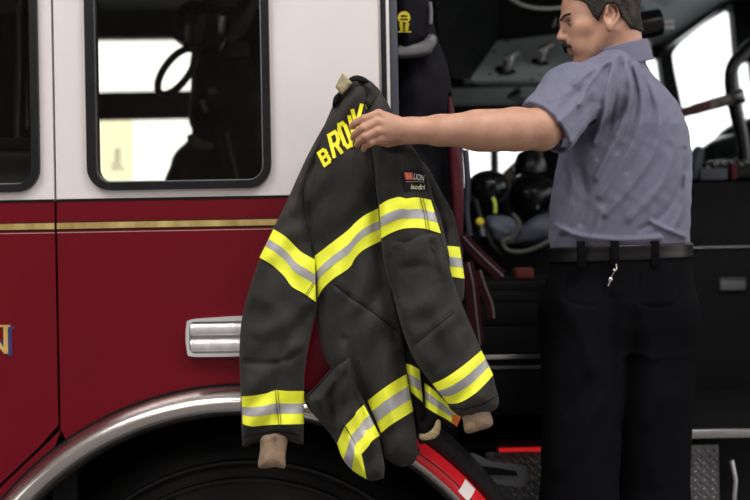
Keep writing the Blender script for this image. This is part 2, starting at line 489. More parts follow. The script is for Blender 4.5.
def sdf_obj(name, fn, lo, hi, h, m, parent=None, smooth_it=2, tilt=None):
    V, Q = mesh_sdf(fn, lo, hi, h)
    E = np.unique(np.sort(np.concatenate([Q[:, [i, (i + 1) % 4]] for i in range(4)]), 1), axis=0); N = len(V)
    deg = np.bincount(E.ravel(), minlength=N)[:, None] + 1e-9
    for it in range(smooth_it * 2):
        S = np.stack([np.bincount(E[:, 0], V[E[:, 1], k], N) + np.bincount(E[:, 1], V[E[:, 0], k], N) for k in range(3)], -1) / deg
        V = V + (S - V) * (.5 if it % 2 == 0 else -.52)
    me = bpy.data.meshes.new(name); me.vertices.add(N); me.vertices.foreach_set('co', V.astype(f32).ravel())
    me.loops.add(len(Q) * 4); me.loops.foreach_set('vertex_index', Q.astype(np.int32).ravel())
    me.polygons.add(len(Q)); me.polygons.foreach_set('loop_start', np.arange(0, len(Q) * 4, 4, dtype=np.int32))
    me.update(calc_edges=True); me.validate()
    return link(name, me, m, parent, True)
LK, SKY = 0.48, 2.1
# ================================================================== the station around the truck
def struct(name, m, *boxes):
    bm = BM()
    for a, b in boxes: box(bm, a, b)
    return tag(from_bm(name, bm, m, None, False), kind='structure')
struct('floor', M['concrete'], ((-8, -8, FLOOR - .1), (9, 9, FLOOR)))
struct('ceiling', M['ceil'], ((-8, -8, 5.2), (9, 1.5, 5.3)))
struct('wall_back', M['wall'], ((-8, -8.2, FLOOR), (9, -8, 5.2)))
struct('wall_left', M['wall'], ((-8.2, -8, FLOOR), (-8, -6.8, 5.2)), ((-8.2, -1.6, FLOOR), (-8, 9, 5.2)), ((-8.2, -6.8, 3.9), (-8, -1.6, 5.2)))
for i, (x, y, sx, sy, pw) in enumerate([(-2.4, -1.8, 2.4, .9, 185), (1.6, -1.8, 2.4, .9, 185), (-2.4, -5.6, 2.4, .9, 70), (1.6, -5.6, 2.4, .9, 70)]):
    t = thing('ceiling_light', (x, y, 5.2), 'long flat ceiling light panel above the truck bay', 'lamp', 'ceiling lights of the bay')
    bm = BM(); box(bm, (x - sx / 2 - .06, y - sy / 2 - .06, 5.1), (x + sx / 2 + .06, y + sy / 2 + .06, 5.197), .02); from_bm('lamp_housing', bm, M['grey'], t)
    bm = BM(); box(bm, (x - sx / 2, y - sy / 2, 5.085), (x + sx / 2, y + sy / 2, 5.1)); from_bm('diffuser', bm, M['lampface'], t)
    ld = bpy.data.lights.new('lamp', 'AREA'); ld.shape = 'RECTANGLE'; ld.size = sx; ld.size_y = sy; ld.energy = pw * LK; ld.color = (1, .965, .93)
    lo = bpy.data.objects.new('lamp', ld); COL.objects.link(lo); lo.location = (x, y, 5.05)
    lo.rotation_euler = (0, 0, 0)

wd = bpy.data.worlds.new('world'); SC.world = wd; wd.use_nodes = True
bg = wd.node_tree.nodes['Background']; bg.inputs['Color'].default_value = (1.0, .985, .95, 1); bg.inputs['Strength'].default_value = SKY

# ================================================================== the truck
AX, AZ = P(245, 698, 0).x, P(245, 698, 0).z          # wheel centre
S0 = 2.8 / FPX
RO, RI = 313 * S0, 283 * S0
truck = thing('fire_truck', (AX, 0.6, FLOOR), 'white over dark red fire truck with open front cab door and chrome wheel arch', 'truck')
zW = P(150, 199, 0).z                                 # white / red boundary
xS0, xS1 = P(54.2, 200, 0).x, P(56.6, 200, 0).x       # gap between rear door and side
xE = P(380.5, 100, 0).x                               # end of the side before the front door opening
def arc(r, a0, a1, n=40): return [(AX + r * math.cos(math.radians(a0 + (a1 - a0) * k / n)), AZ + r * math.sin(math.radians(a0 + (a1 - a0) * k / n))) for k in range(n + 1)]

# window openings
wx0, wx1, wz0, wz1 = P(93, 100, 0).x, P(264, 100, 0).x, P(180, 183, 0).z, P(150, -48, 0).z
side_hole = rrect(wx0, wz0, wx1, wz1, .045)
bm = BM(); slab(bm, [(xS1, zW), (xE, zW), (xE, 2.95), (xS1, 2.95)], [side_hole], 0, .035); from_bm('upper_side_panel', bm, M['white'], truck)
# red side with wheel arch, its front edge following the arch down to the step
aS = 180 - math.degrees(math.asin(.02))
rr = 318 * S0
lo_pts = [(xS1, zW), (xS1, P(58, 429, 0).z)]
aL = math.degrees(math.atan2(P(58, 429, 0).z - AZ, -math.sqrt(max(0, (322 * S0) ** 2 - (P(58, 429, 0).z - AZ) ** 2))))
arch_edge = arc(RO - .012, 128, 5, 60)
front_edge = [(AX + 322 * S0 * math.cos(math.radians(a)), AZ + 322 * S0 * math.sin(math.radians(a))) for a in np.linspace(5, 56, 24)]
front_edge = [p for p in front_edge if p[0] > xE]
outer = [(xS1, zW), (xS1, P(58, 429, 0).z)] + [p for p in arch_edge if p[0] > xS1] + front_edge + [(xE, front_edge[-1][1] + .03), (xE, zW)]
bm = BM(); slab(bm, outer, [], 0, .035); from_bm('lower_side_panel', bm, M['red'], truck)
bm = BM(); box(bm, (xS1, -.0015, zW - .003), (xE, .01, zW + .004)); from_bm('panel_joint_strip', bm, M['black'], truck)
def hline(name, ya, yb, m, t, x0, x1, par):
    bm = BM(); box(bm, (x0, -t, P(150, yb, 0).z), (x1, .004, P(150, ya, 0).z)); return from_bm(name, bm, m, par)
xL = -1.75
for nm, a, b in (('side', xS1, xE),):
    hline('gold_stripe', 221.3, 227.4, M['gold'], .0022, a, b, truck)['label'] = 'gold stripe edged in black'
    hline('stripe_outline', 220.2, 228.8, M['black'], .0012, a, b, truck)
    hline('thin_pinstripe', 230.6, 231.5, M['pink'], .001, a, b, truck)
# rubber frame, bright inner lip and pane of the side window
def gasket(x0, z0, x1, z1, r, par, w=.021):
    o = rrect(x0 - w, z0 - w, x1 + w, z1 + w, r + w); i = rrect(x0, z0, x1, z1, r)
    bm = BM(); slab(bm, o, [i], -.012, .045)
    es = [e for e in bm.edges if e.calc_face_angle(0) > .8 and all(v.co.y < 0 for v in e.verts)]
    bmesh.ops.bevel(bm, geom=es, offset=.006, segments=2, affect='EDGES')
    g = from_bm('window_gasket', bm, M['rubber'], par)
    bm = BM(); slab(bm, i, [rrect(x0 + .004, z0 + .004, x1 - .004, z1 - .004, r - .004)], .006, .034); from_bm('window_lip', bm, M['brushed'], g)
    bm = BM(); slab(bm, rrect(x0 + .002, z0 + .002, x1 - .002, z1 - .002, r - .002), [], .024, .029); from_bm('window_pane', bm, M['glass'], g)
    return g
gasket(wx0 + .004, wz0 + .004, wx1 - .004, wz1 - .004, .041, truck)
# rear crew door
dz = P(57, 425, 0).z
bm = BM(); dxr = P(33, 100, 0).x; dz0 = P(10, 186, 0).z
dh = rrect(-1.72, dz0, dxr, wz1, .045)
slab(bm, [(-1.9, zW), (xS0, zW), (xS0, 2.95), (-1.9, 2.95)], [dh], 0, .035); door = from_bm('rear_door', bm, M['white'], truck)
door['label'] = 'rear crew door, white above and red below'
bm = BM(); slab(bm, [(-1.9, zW), (-1.9, P(0, 486, 0).z - .45), (P(-60, 545, 0).x, P(-60, 545, 0).z), (P(0, 484, 0).x, P(0, 484, 0).z), (P(40, 446, 0).x, P(40, 446, 0).z), (xS0, dz), (xS0, zW)], [], 0, .035); from_bm('lower_door_panel', bm, M['red'], door)
bm = BM(); box(bm, (-1.9, -.0015, zW - .003), (xS0, .01, zW + .004)); from_bm('panel_joint_strip', bm, M['black'], door)
hline('gold_stripe', 221.3, 227.4, M['gold'], .0022, -1.9, xS0, door); hline('stripe_outline', 220.2, 228.8, M['black'], .0012, -1.9, xS0, door)
hline('thin_pinstripe', 230.6, 231.5, M['pink'], .001, -1.9, xS0, door)
gasket(-1.716, dz0 + .004, dxr - .004, wz1 - .004, .041, door)
# red sill between the rear door and the wheel arch
bm = BM(); slab(bm, [(xS1, P(58, 429.5, 0).z)] + [(P(a, b, 0).x, P(a, b, 0).z) for a, b in ((42, 448), (2, 486), (-60, 548))] + arc(RO - .012, 168, 128, 14), [], .002, .035); from_bm('arch_side_panel', bm, M['red'], truck)
# dark backing behind the seams
bm = BM(); box(bm, (xS0 - .03, .036, .6), (xS1 + .03, .06, 2.95)); box(bm, (-1.9, .037, 2.9), (xE, .06, 2.95)); from_bm('door_seal', bm, M['black'], truck)
# letter on the rear door: a serif N in gold with a blue shadow
def serifN(x0, x1, z0, z1):
    w = x1 - x0; h = z1 - z0; st = .17 * w; sf = .1 * w; t = .07 * h
    L = lambda a, b, c, d: [(a, b), (c, b), (c, d), (a, d)]
    return [L(x0 - sf, z0, x0 + st + sf, z0 + t), L(x0, z0 + t * .9, x0 + st * .7, z1 - t * .9), L(x0 - sf, z1 - t, x0 + st + sf, z1),
            [(x0, z1 - t * .5), (x0 + st * 1.3, z1 - t * .5), (x1, z0), (x1 - st * .9, z0)],
            L(x1 - st, z0, x1, z1), L(x1 - st - sf * 1.6, z1 - t, x1 + sf, z1)]
def letter(name, m, dx, dzz, y0, par):
    bm = BM()
    for k, q in enumerate(serifN(P(-17, 340, 0).x + dx, P(8.2, 340, 0).x + dx, P(4, 353.5, 0).z + dzz, P(4, 325, 0).z + dzz)):
        bm2 = BM(); slab(bm2, q, [], y0 - .0001 * k, .001); me = bpy.data.meshes.new('t'); bm2.to_mesh(me); bm2.free(); bm.from_mesh(me); bpy.data.meshes.remove(me)
    return from_bm(name, bm, m, par, False)
letter('letter_shadow', M['blue'], .010, -.006, -.0012, door)
letter('gold_letter', M['goldletter'], 0, 0, -.0028, door)['label'] = 'gold serif letter N'

# chrome wheel arch: half round band
bm = BM(); prof = []
for k in range(15):
    a = math.pi * k / 14; prof.append((RI + (RO - RI) * (k / 14), -.012 - .055 * math.sin(a) ** .8))
prof = [(RI + .004, .05)] + prof + [(RO - .002, .01)]
rings = []
for a in np.linspace(-8, 188, 120):
    ca, sa = math.cos(math.radians(a)), math.sin(math.radians(a)); rings.append([bm.verts.new((AX + r * ca, y, AZ + r * sa)) for r, y in prof])
for A, B in zip(rings, rings[1:]):
    for i in range(len(prof)): bm.faces.new((A[i], A[(i + 1) % len(prof)], B[(i + 1) % len(prof)], B[i]))
bm.faces.new(rings[0]); bm.faces.new(rings[-1][::-1])
arch = from_bm('wheel_arch', bm, M['chrome'], truck, 50); arch['label'] = 'polished chrome wheel arch'
# red and white reflective tape down the front of the arch, black rim outside
def ring_part(name, r0, r1, a0, a1, y0, y1, m, par, n=24):
    bm = BM(); slab(bm, arc(r1, a0, a1, n) + arc(r0, a1, a0, n), [], y0, y1); return from_bm(name, bm, m, par, 40)
def arch_strip(name, k0, k1, a0, a1, off, m, par):
    """tape stuck on the rounded chrome, k along its section from inner to outer edge"""
    bm = BM(); rings = []
    for a in np.linspace(a0, a1, max(4, int((a1 - a0) * 1.2))):
        ca, sa = math.cos(math.radians(a)), math.sin(math.radians(a)); row = []
        for k in np.linspace(k0, k1, 9):
            r = RI + (RO - RI) * k; y = -.012 - .055 * math.sin(math.pi * k) ** .8 - off; row.append((AX + r * ca, y, AZ + r * sa))
        row += [(AX + (RI + (RO - RI) * k) * ca, -.012 - .055 * math.sin(math.pi * k) ** .8 + .004, AZ + (RI + (RO - RI) * k) * sa) for k in np.linspace(k1, k0, 9)]
        rings.append([bm.verts.new(p) for p in row])
    for A, B in zip(rings, rings[1:]):
        for i in range(len(A)): bm.faces.new((A[i], A[(i + 1) % len(A)], B[(i + 1) % len(A)], B[i]))
    bm.faces.new(rings[0]); bm.faces.new(rings[-1][::-1]); return from_bm(name, bm, m, par, 50)
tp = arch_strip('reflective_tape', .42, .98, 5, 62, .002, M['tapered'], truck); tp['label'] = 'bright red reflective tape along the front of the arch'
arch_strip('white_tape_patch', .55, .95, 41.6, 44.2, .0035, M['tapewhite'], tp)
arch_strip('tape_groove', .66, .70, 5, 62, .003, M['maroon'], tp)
ring_part('arch_rubber_trim', RO + .012, RO + .036, 5, 62, -.018, .2, M['rubber'], truck)
ring_part('arch_edge_trim', RO - .0005, RO + .005, 75, 175, -.008, .01, M['black'], truck, 60)
# wheel well, tyre and hub
bm = BM(); slab(bm, arc(RO - .004, -8, 188, 60), [], .9, .905); from_bm('wheel_well_back', bm, M['black'], truck)
bm = BM()
o_ = arc(RO - .004, -8, 188, 60); i_ = arc(RI + .01, 188, -8, 60); slab(bm, o_ + i_, [], .03, .9); from_bm('wheel_well', bm, M['black'], truck)
bm = BM(); RT = AZ - FLOOR
prof = [(.30, .40), (.33, .16), (.40, .115), (.50, .10), (.58, .115), (.62, .13), (.655, .17), (RT - .004, .20), (RT, .24), (RT, .44), (RT - .01, .48), (.5, .5), (.30, .45)]
lathe(bm, [(r, y) for r, y in prof], (AX, 0, AZ), (0, 1, 0), 72, cap=False); tire = from_bm('wheel', bm, M['tire'], truck, 40)
for r in (.47, .565, .615):
    bm = BM(); lathe(bm, [(r - .006, .118), (r - .004, .100), (r + .004, .100), (r + .006, .118)], (AX, -.004, AZ), (0, 1, 0), 72, False); from_bm('sidewall_rib', bm, M['rubber'], tire)
bm = BM(); lathe(bm, [(.32, .2), (.30, .17), (.22, .22), (.14, .16), (.10, .08), (.0, .07)], (AX, 0, AZ), (0, 1, 0), 48, False); from_bm('wheel_hub', bm, M['brushed'], tire)
# marker lamp with chrome bezel and ribbed lens
lx0, lx1, lz0, lz1 = P(187, 336, 0).x, P(292, 336, 0).x, P(187, 356.5, 0).z, P(187, 318, 0).z
bm = BM(); slab(bm, catmull([(lx0 + .014, lz0 + .002), (lx0 + .003, lz0 + .018), (lx0, (lz0 + lz1) / 2), (lx0 + .003, lz1 - .018), (lx0 + .014, lz1 - .004), (lx0 + .09, lz1 + .001), ((lx0 + lx1) / 2, lz1 + .003), (lx1 - .09, lz1 + .001), (lx1 - .014, lz1 - .004), (lx1 - .003, lz1 - .018), (lx1, (lz0 + lz1) / 2), (lx1 - .003, lz0 + .018), (lx1 - .014, lz0 + .002), (lx1 - .09, lz0), ((lx0 + lx1) / 2, lz0), (lx0 + .09, lz0)], 4, True), [rrect(lx0 + .010, lz0 + .009, lx1 - .010, lz1 - .009, .016)], -.022, 0)
es = [e for e in bm.edges if e.calc_face_angle(0) > .8 and all(v.co.y < -.01 for v in e.verts)]
bmesh.ops.bevel(bm, geom=es, offset=.005, segments=2, affect='EDGES')
lamp = from_bm('marker_lamp', bm, M['alu'], truck, 50); lamp['label'] = 'clear oblong marker lamp in a chrome bezel'
bm = BM(); box(bm, (lx0 + .008, -.004, lz0 + .008), (lx1 - .008, .0, lz1 - .008)); from_bm('reflector', bm, M['brushed'], lamp)
for k in range(2):
    zc = lz0 + (lz1 - lz0) * (.29 + .42 * k)
    bm = BM(); tube(bm, [(lx0 + .018, -.008, zc), (lx1 - .018, -.008, zc)], .007, 12); from_bm('lamp_tube', bm, M['paper'], lamp)
    bm = BM()
    n = 40
    xa, xb = lx0 + .013, lx1 - .013
    pr = [(xa + (xb - xa) * i / n, .0182 if i % 2 else .0172) for i in range(n + 1)]
    tube(bm, [(x, -.012, zc) for x, _ in pr], [r for _, r in pr], 20, flat=(.75, 1))
    from_bm('lens', bm, M['lens'], lamp, 40)

# ---------------------------------------------------------------- front door opening: jamb, bright strip, slate pillar
def vbar(name, xa, xb, y0, y1, m, z0, z1, par=truck, bev=.003):
    bm = BM(); box(bm, (P(xa, 100, 0).x, y0, z0), (P(xb, 100, 0).x, y1, z1), bev); return from_bm(name, bm, m, par)
zj = front_edge[-1][1]
vbar('edge_trim', 379.8, 382.2, -.004, .03, M['brushed'], zW - .2, 2.95)
vbar('jamb_seal', 382.2, 387.6, .0, .06, M['rubber'], zj, 2.95)
vbar('jamb_strip', 387.2, 390.6, -.003, .05, M['alu'], zj, 2.95)
vbar('door_pillar', 390.6, 398.8, .004, .12, M['slate'], zj, 2.95)
# the cab shell behind the opening
zF = 1.235
bm = BM(); box(bm, (xE + .06, .42, zF - .08), (2.6, 2.4, zF)); box(bm, (-1.9, .9, zF - .08), (xE + .06, 2.4, zF)); from_bm('cab_floor', bm, M['black'], truck)
bm = BM(); box(bm, (-1.9, .05, 2.95), (2.6, 2.45, 3.05)); from_bm('cab_roof', bm, M['liner'], truck)
bm = BM(); box(bm, (-1.98, .0, .4), (-1.9, 2.4, 3.05)); from_bm('rear_cab_wall', bm, M['cab'], truck)
bm = BM(); box(bm, (-1.9, .95, .35), (2.5, 2.3, zF - .08)); from_bm('chassis', bm, M['black'], truck)
bm = BM(); box(bm, (xE, .06, zF), (xE + .045, .5, 2.95)); from_bm('pillar_inner_trim', bm, M['cab'], truck)
bm = BM(); box(bm, (2.05, .05, .4), (2.15, 2.4, 1.95)); box(bm, (2.05, .05, 2.78), (2.15, 2.4, 2.95)); box(bm, (2.05, .05, 1.95), (2.15, .15, 2.78)); fw = from_bm('front_cab_wall', bm, M['cab'], truck)
bm = BM(); box(bm, (2.09, .15, 1.95), (2.10, 2.32, 2.78)); from_bm('windscreen_pane', bm, M['clear'], fw)
# far side of the cab with its windows
YF = 2.32
fh = lambda poly: pix(poly, YF)
crewA = [(84, 38), (214, 37), (214, 91), (84, 93)]; crewB = [(84, 118.5), (214, 117), (214, 181), (84, 182)]
midC = [(464, 146), (532, 140), (532, 190), (466, 190)]
scrA = catmull([(673.5, 52), (680, 44), (704, 25), (726, 10.5), (731, 9), (733, 14), (736, 50), (739, 88), (742, 126), (741, 150), (700, 160), (689, 152), (687, 134), (681, 100), (674, 66)], 4, True)
scrB = [(738, 66), (752, 60), (760, 130), (748, 132), (741, 96)]
litD = [(640, 64), (652, 52), (659, 54), (663, 82), (668, 110), (650, 100)]
shell = [(-2.1, .5), (2.7, .5), (2.7, 3.0), (-2.1, 3.0)]
bm = BM(); slab(bm, shell, [fh(q) for q in (crewA, crewB, midC, scrA, scrB, litD)], YF, YF + .07); far = from_bm('far_cab_side', bm, M['cab'], truck, False)
for nm, q in (('far_crew_pane', crewA), ('far_crew_pane', crewB), ('far_door_pane', midC), ('windscreen_pane', scrA), ('windscreen_pane', scrB), ('far_quarter_pane', litD)):
    bm = BM(); slab(bm, grow(fh(q), .004), [], YF + .04, YF + .045); from_bm(nm, bm, M['clear'], far)
bm = BM(); tube(bm, [P(494, 138, YF - .02), P(495, 192, YF - .02)], .022, 10); from_bm('window_post', bm, M['slate'], far)
bm = BM(); tube(bm, [P(470, 188, YF - .35), P(505, 180, YF - .38), P(522, 163, YF - .4), P(540, 146, YF - .4)], [.03, .035, .03, .03], 12); tb = from_bm('tan_bar', bm, M['tanbar'], truck); tb['label'] = 'tan bar rising in front of the far door window'
# yellow-white sticker with print on the far crew window
bm = BM(); slab(bm, pix([(98, 119.5), (131, 119), (131, 180), (98, 180.5)], YF), [], YF + .034, YF + .038); stk = from_bm('window_sticker', bm, glass_mat('pale_film', (.93, .90, .78), 1.05), far)
bm = BM(); rg = random.Random(3)
for k in range(4):
    y = 170
    x = 112 + k * 3.2
    while y > 149:
        l = rg.uniform(1.2, 3.4); a = P(x, y, YF + .033); b = P(x + 1.5, y - l, YF + .033); box(bm, (a.x, YF + .032, a.z), (b.x, YF + .0345, b.z)); y -= l + .7
        if k in (0, 3) and rg.random() < .25: break
from_bm('sticker_print', bm, M['ink'], stk)
bm = BM(); rg = random.Random(5)
a, b = P(84, 93, YF - .03), P(214, 118, YF - .03); box(bm, (a.x, YF - .05, b.z), (b.x, YF - .001, a.z), .006); from_bm('window_crossbar', bm, mat('speckled_black', (.006, .006, .007), .5, col2=(.028, .028, .026), vscale=50, bump=.4), far)
# roof lining sloping towards the windscreen
def solid(name, near, m, par, dv=(0, .03, .02), sm=False):
    bm = BM(); n = [Vector(p) for p in near]; prism(bm, n, [p + Vector(dv) for p in n]); return from_bm(name, bm, m, par, sm)
solid('roof_lining', [P(606, -40, 1.0), P(770, -60, 1.0), P(752, -6, 2.2), P(729, 4, 2.22), P(672, 43, 2.25), (P(646, 48, 2.25)), P(630, 30, 2.2)], M['liner'], truck)
solid('windscreen_header', [P(640, 52, 2.2), P(672, 44, 2.18), P(726, 5, 2.16), P(750, -8, 2.16), P(750, 2, 2.25), P(731, 8, 2.26), P(706, 23, 2.27), P(680, 43, 2.28), P(674, 52, 2.29), P(655, 60, 2.29)], M['gloss'], truck)
# overhead console with two knobs
top_l, top_r, bot_r, bot_l = P(497, 41, 1.5), P(625, 27, 1.5), P(608, 81, 1.2), P(468, 82, 1.2)
con = solid('overhead_console', [top_l, top_r, bot_r, bot_l], M['panel'], truck, (0, .25, .03)); con['label'] = 'grey green overhead control panel'
solid('console_side', [P(430, -40, 1.15), P(500, -40, 1.5), P(497, 41, 1.5), P(468, 82, 1.2), P(452, 78, 1.18), P(440, 40, 1.15)], M['cab'], con, (0, .25, .03))
solid('console_header', [P(498, -40, 1.5), P(640, -60, 1.5), P(626, 27, 1.5), P(497, 41, 1.5)], M['cab'], con, (0, .2, .02))
bm = BM(); tube(bm, [P(464, 80, 1.19), P(478, 83.5, 1.19), P(545, 83, 1.19), P(610, 82, 1.19)], .008, 10); from_bm('console_rim', bm, M['grey'], con)
nrm = (top_r - top_l).cross(bot_l - top_l).normalized(); nrm = -nrm if nrm.y > 0 else nrm
def on_console(px, py):
    k = (py - 41) / 41.0; return P(px, py, 1.5 - .3 * min(1, max(0, k)))
for (kx, ky, rr_) in ((506, 71, .030), (540, 63, .024)):
    c = on_console(kx, ky); ax = (nrm + Vector((.35, 0, .25))).normalized()
    bm = BM(); lathe(bm, [(rr_ * 1.5, 0), (rr_ * 1.4, .012), (rr_ * .8, .016)], c - ax * .004, ax); kb = from_bm('knob_base', bm, M['gloss'], con)
    bm = BM(); lathe(bm, [(rr_ * .6, .01), (rr_ * .62, .05), (rr_ * .5, .062), (.001, .066)], c, ax); from_bm('knob', bm, M['brushed'], kb)
    bm = BM(); tube(bm, [c + ax * .05 + Vector((-.02, 0, .0)), c + ax * .055 + Vector((.035, 0, .022))], .015, 10); from_bm('knob_lever', bm, M['brushed'], kb)
for px_, py_ in ((494, 52), (507, 42), (490, 75), (500, 76), (540, 76), (562, 40), (470, 79), (532, 80)):
    bm = BM(); c = on_console(px_, py_); ellipsoid(bm, c - Vector((0, .004, 0)), (.006, .006, .006), seg=8, rings=6); from_bm('panel_screw', bm, M['black'], con)
bm = BM(); tube(bm, [P(523, 101, 1.35), P(510, 96, 1.33), P(520, 90, 1.3)], .014, 10); from_bm('switch_lever', bm, M['grey'], con)
# lower front fascia seen under the console
solid('front_fascia', [P(452, 88, 1.75), P(620, 84, 1.75), P(620, 112, 1.8), P(452, 116, 1.8)], M['panel'], truck, (0, .05, 0))
solid('fascia_lower_rail', [P(450, 106, 1.72), P(620, 103, 1.72), P(620, 150, 1.74), P(540, 146, 1.74), P(450, 144, 1.74)], M['cab'], truck, (0, .05, 0))  # dark trim rail along the lower edge of the fascia
for pts in (((572, 22), (578, 31)), ((577, 20), (583, 29))): pass
# spot lamp behind the man's head, visor
bm = BM(); c0, c1 = P(632, 28, .75), P(660, 22, .75); tube(bm, [c0, c0.lerp(c1, .3), c1], [.035, .048, .046], 20); sp = from_bm('interior_lamp', bm, M['gloss'], truck)
for dy in (22.5, 28.5):
    bm = BM(); tube(bm, [P(660, dy - .2, .74), P(674, dy - .9, .74)], .0075, 10); from_bm('chrome_bar', bm, M['alu'], sp)
solid('sun_visor', [P(636, 42, 1.0), P(643, 30, 1.0), P(651, 42, 1.0), P(652, 56, 1.0), P(644, 62, 1.0), P(638, 60, 1.0)], M['whiteplastic'], truck, (0, .02, .01))
# grab handle and taped bar across the windscreen
bm = BM(); tube(bm, catmull([P(756, 40, 1.35), P(744, 52, 1.35), P(733, 66, 1.35), P(731, 84, 1.35), P(735, 108, 1.35), P(742, 140, 1.35), P(746, 175, 1.35)], 6), .026, 14); from_bm('grab_handle', bm, M['gloss'], truck)
bm = BM(); a, b = P(682, 113, 1.3), P(745, 95, 1.22); tube(bm, [a, b], .019, 14); gb = from_bm('grab_bar', bm, M['redtape'], truck); gb['label'] = 'bar wrapped in worn maroon and grey tape'
bm = BM(); tube(bm, [a.lerp(b, .46), a.lerp(b, .86)], .0225, 14); from_bm('tape_wrap', bm, M['greytape'], gb)
bm = BM(); tube(bm, [a.lerp(b, .17), a.lerp(b, .46)], .0215, 14); from_bm('tape_wrap', bm, M['redtape'], gb)
bm = BM(); tube(bm, [a.lerp(b, .8), a.lerp(b, .83), a.lerp(b, .98), a.lerp(b, 1.0)], [.024, .029, .029, .02], 14); from_bm('bar_end', bm, M['brushed'], gb)
# right hand dash block, hump and its face
solid('dashboard', [P(672, 183, 1.0), P(762, 181, 1.0), P(764, 420, 1.0), P(668, 424, 1.0)], M['cab'], truck, (0, .9, .02))
db = solid('lower_dashboard', [P(660, 249, .92), P(762, 247, .92), P(764, 430, .92), P(660, 432, .92)], M['black'], truck, (0, .1, 0))
bm = BM(); tube(bm, [P(686, 248, .915), P(762, 246.5, .915)], .0035, 8); from_bm('edge_bead', bm, M['grey'], db)
bm = BM(); a, b = P(719.5, 290.5, .915), P(745, 277.5, .915); box(bm, (a.x, .905, a.z), (b.x, .925, b.z), .003); pl_ = from_bm('latch_plate', bm, M['grey'], db); pl_['label'] = 'small grey metal plate'
bm = BM(); a, b = P(719.5, 279.5, .915), P(745, 277.5, .915); box(bm, (a.x, .899, a.z), (b.x, .905, b.z), .002); from_bm('plate_lip', bm, M['slate'], pl_)
bm = BM()
for c, r in ((P(742, 166, 1.55), (.20, .2, .14)), (P(715, 172, 1.6), (.16, .2, .10)), (P(760, 150, 1.6), (.2, .2, .14))): ellipsoid(bm, c, r)
from_bm('dash_cowl', bm, M['gloss'], truck)
# chrome sill, riser with diamond plate, step
bm = BM(); a, b = P(672, 437, .44), P(770, 426, .44); box(bm, (a.x, .40, a.z), (b.x, .46, b.z), .006); from_bm('cab_sill', bm, M['brushed'], truck)
def diamond(bm, x0, x1, z0, z1, y):
    box(bm, (x0, y, z0), (x1, y + .02, z1))
    r = 0; z = z0 + .012
    while z < z1 - .008:
        x = x0 + .012 + (.014 if r % 2 else 0)
        while x < x1 - .008:
            Mx = Matrix.Translation((x, y, z)) @ Matrix.Rotation(math.radians(45 if r % 2 else -45), 4, 'Y') @ Matrix.Diagonal((.012, .0035, .0038, 1))
            bmesh.ops.create_uvsphere(bm, u_segments=8, v_segments=5, radius=1, matrix=Mx); x += .028
        z += .0135; r += 1
bm = BM(); box(bm, (P(455, 440, .5).x, .5, .72), (2.0, .9, zF - .09)); from_bm('riser_box', bm, M['black'], truck)
bm = BM(); diamond(bm, P(681, 470, .45).x, P(719, 470, .45).x, P(700, 520, .45).z, P(700, 445, .45).z, .45); from_bm('tread_plate', bm, M['plate'], truck)
bm = BM(); diamond(bm, P(486, 470, .44).x, P(560, 470, .44).x, P(500, 520, .44).z, P(500, 452, .44).z, .44); from_bm('tread_plate', bm, M['plate'], truck)
bm = BM(); tube(bm, [P(731, 460, .42), P(735, 480, .42), P(733, 505, .42), P(728, 520, .42)], .010, 10); from_bm('step_handle', bm, M['brushed'], truck)
bm = BM(); box(bm, (P(430, 600, .1).x, -.14, .66), (1.25, .5, .72), .01); from_bm('cab_step', bm, M['plate'], truck)
bm = BM(); prism(bm, [P(464, 454, .2), P(474, 453, .2), P(490, 461, .2), P(526, 466, .2), P(529, 476, .2), P(524, 487, .2), P(490, 483, .2), P(470, 474, .2)], [P(x, y, .23) for x, y in ((464, 454), (474, 453), (490, 461), (526, 466), (529, 476), (524, 487), (490, 483), (470, 474))])
br = from_bm('step_bracket', bm, M['grey'], truck)
bm = BM(); prism(bm, [P(x, y, .193) for x, y in ((478, 466), (492, 467), (516, 471), (518, 476), (492, 475), (480, 472))], [P(x, y, .21) for x, y in ((478, 466), (492, 467), (516, 471), (518, 476), (492, 475), (480, 472))]); from_bm('bracket_recess', bm, M['black'], br)
bm = BM(); a, b = P(499, 449.0, .41), P(552, 450.6, .41); box(bm, (a.x, .40, b.z), (b.x, .43, a.z), .002); from_bm('step_lamp', bm, M['redlamp'], truck)

# ---------------------------------------------------------------- front seat beside the pillar
seat = Puff([(396, -60), (428, -60), (430, 0), (437, 36), (447, 63), (452, 90), (454, 120), (456, 200), (456, 330), (396, 330)], .42, .12, .16, 26, seed=3, namp=.003).build('seat_backrest', M['seat'], truck, 3)
seat['label'] = 'black cloth front seat beside the door pillar'
Puff([(396, -60), (424, -60), (429, -10), (431, 10), (430, 26), (424, 42), (396, 44)], .30, .06, .06, 16, seed=4, namp=.001).build('headrest', M['seat'], seat, 3)
Puff([(396, 44), (420, 41), (428, 35), (434, 34.5), (437, 40), (434, 48), (426, 56), (396, 58.5)], .285, .03, .03, 6, seed=4, namp=0).build('headrest_band', M['greyband'], seat, 2)
bm = BM(); tube(bm, [P(430, 2, .25), P(431, 12, .25), P(430.5, 24, .25)], .006, 8); from_bm('headrest_piping', bm, M['greyband'], seat)
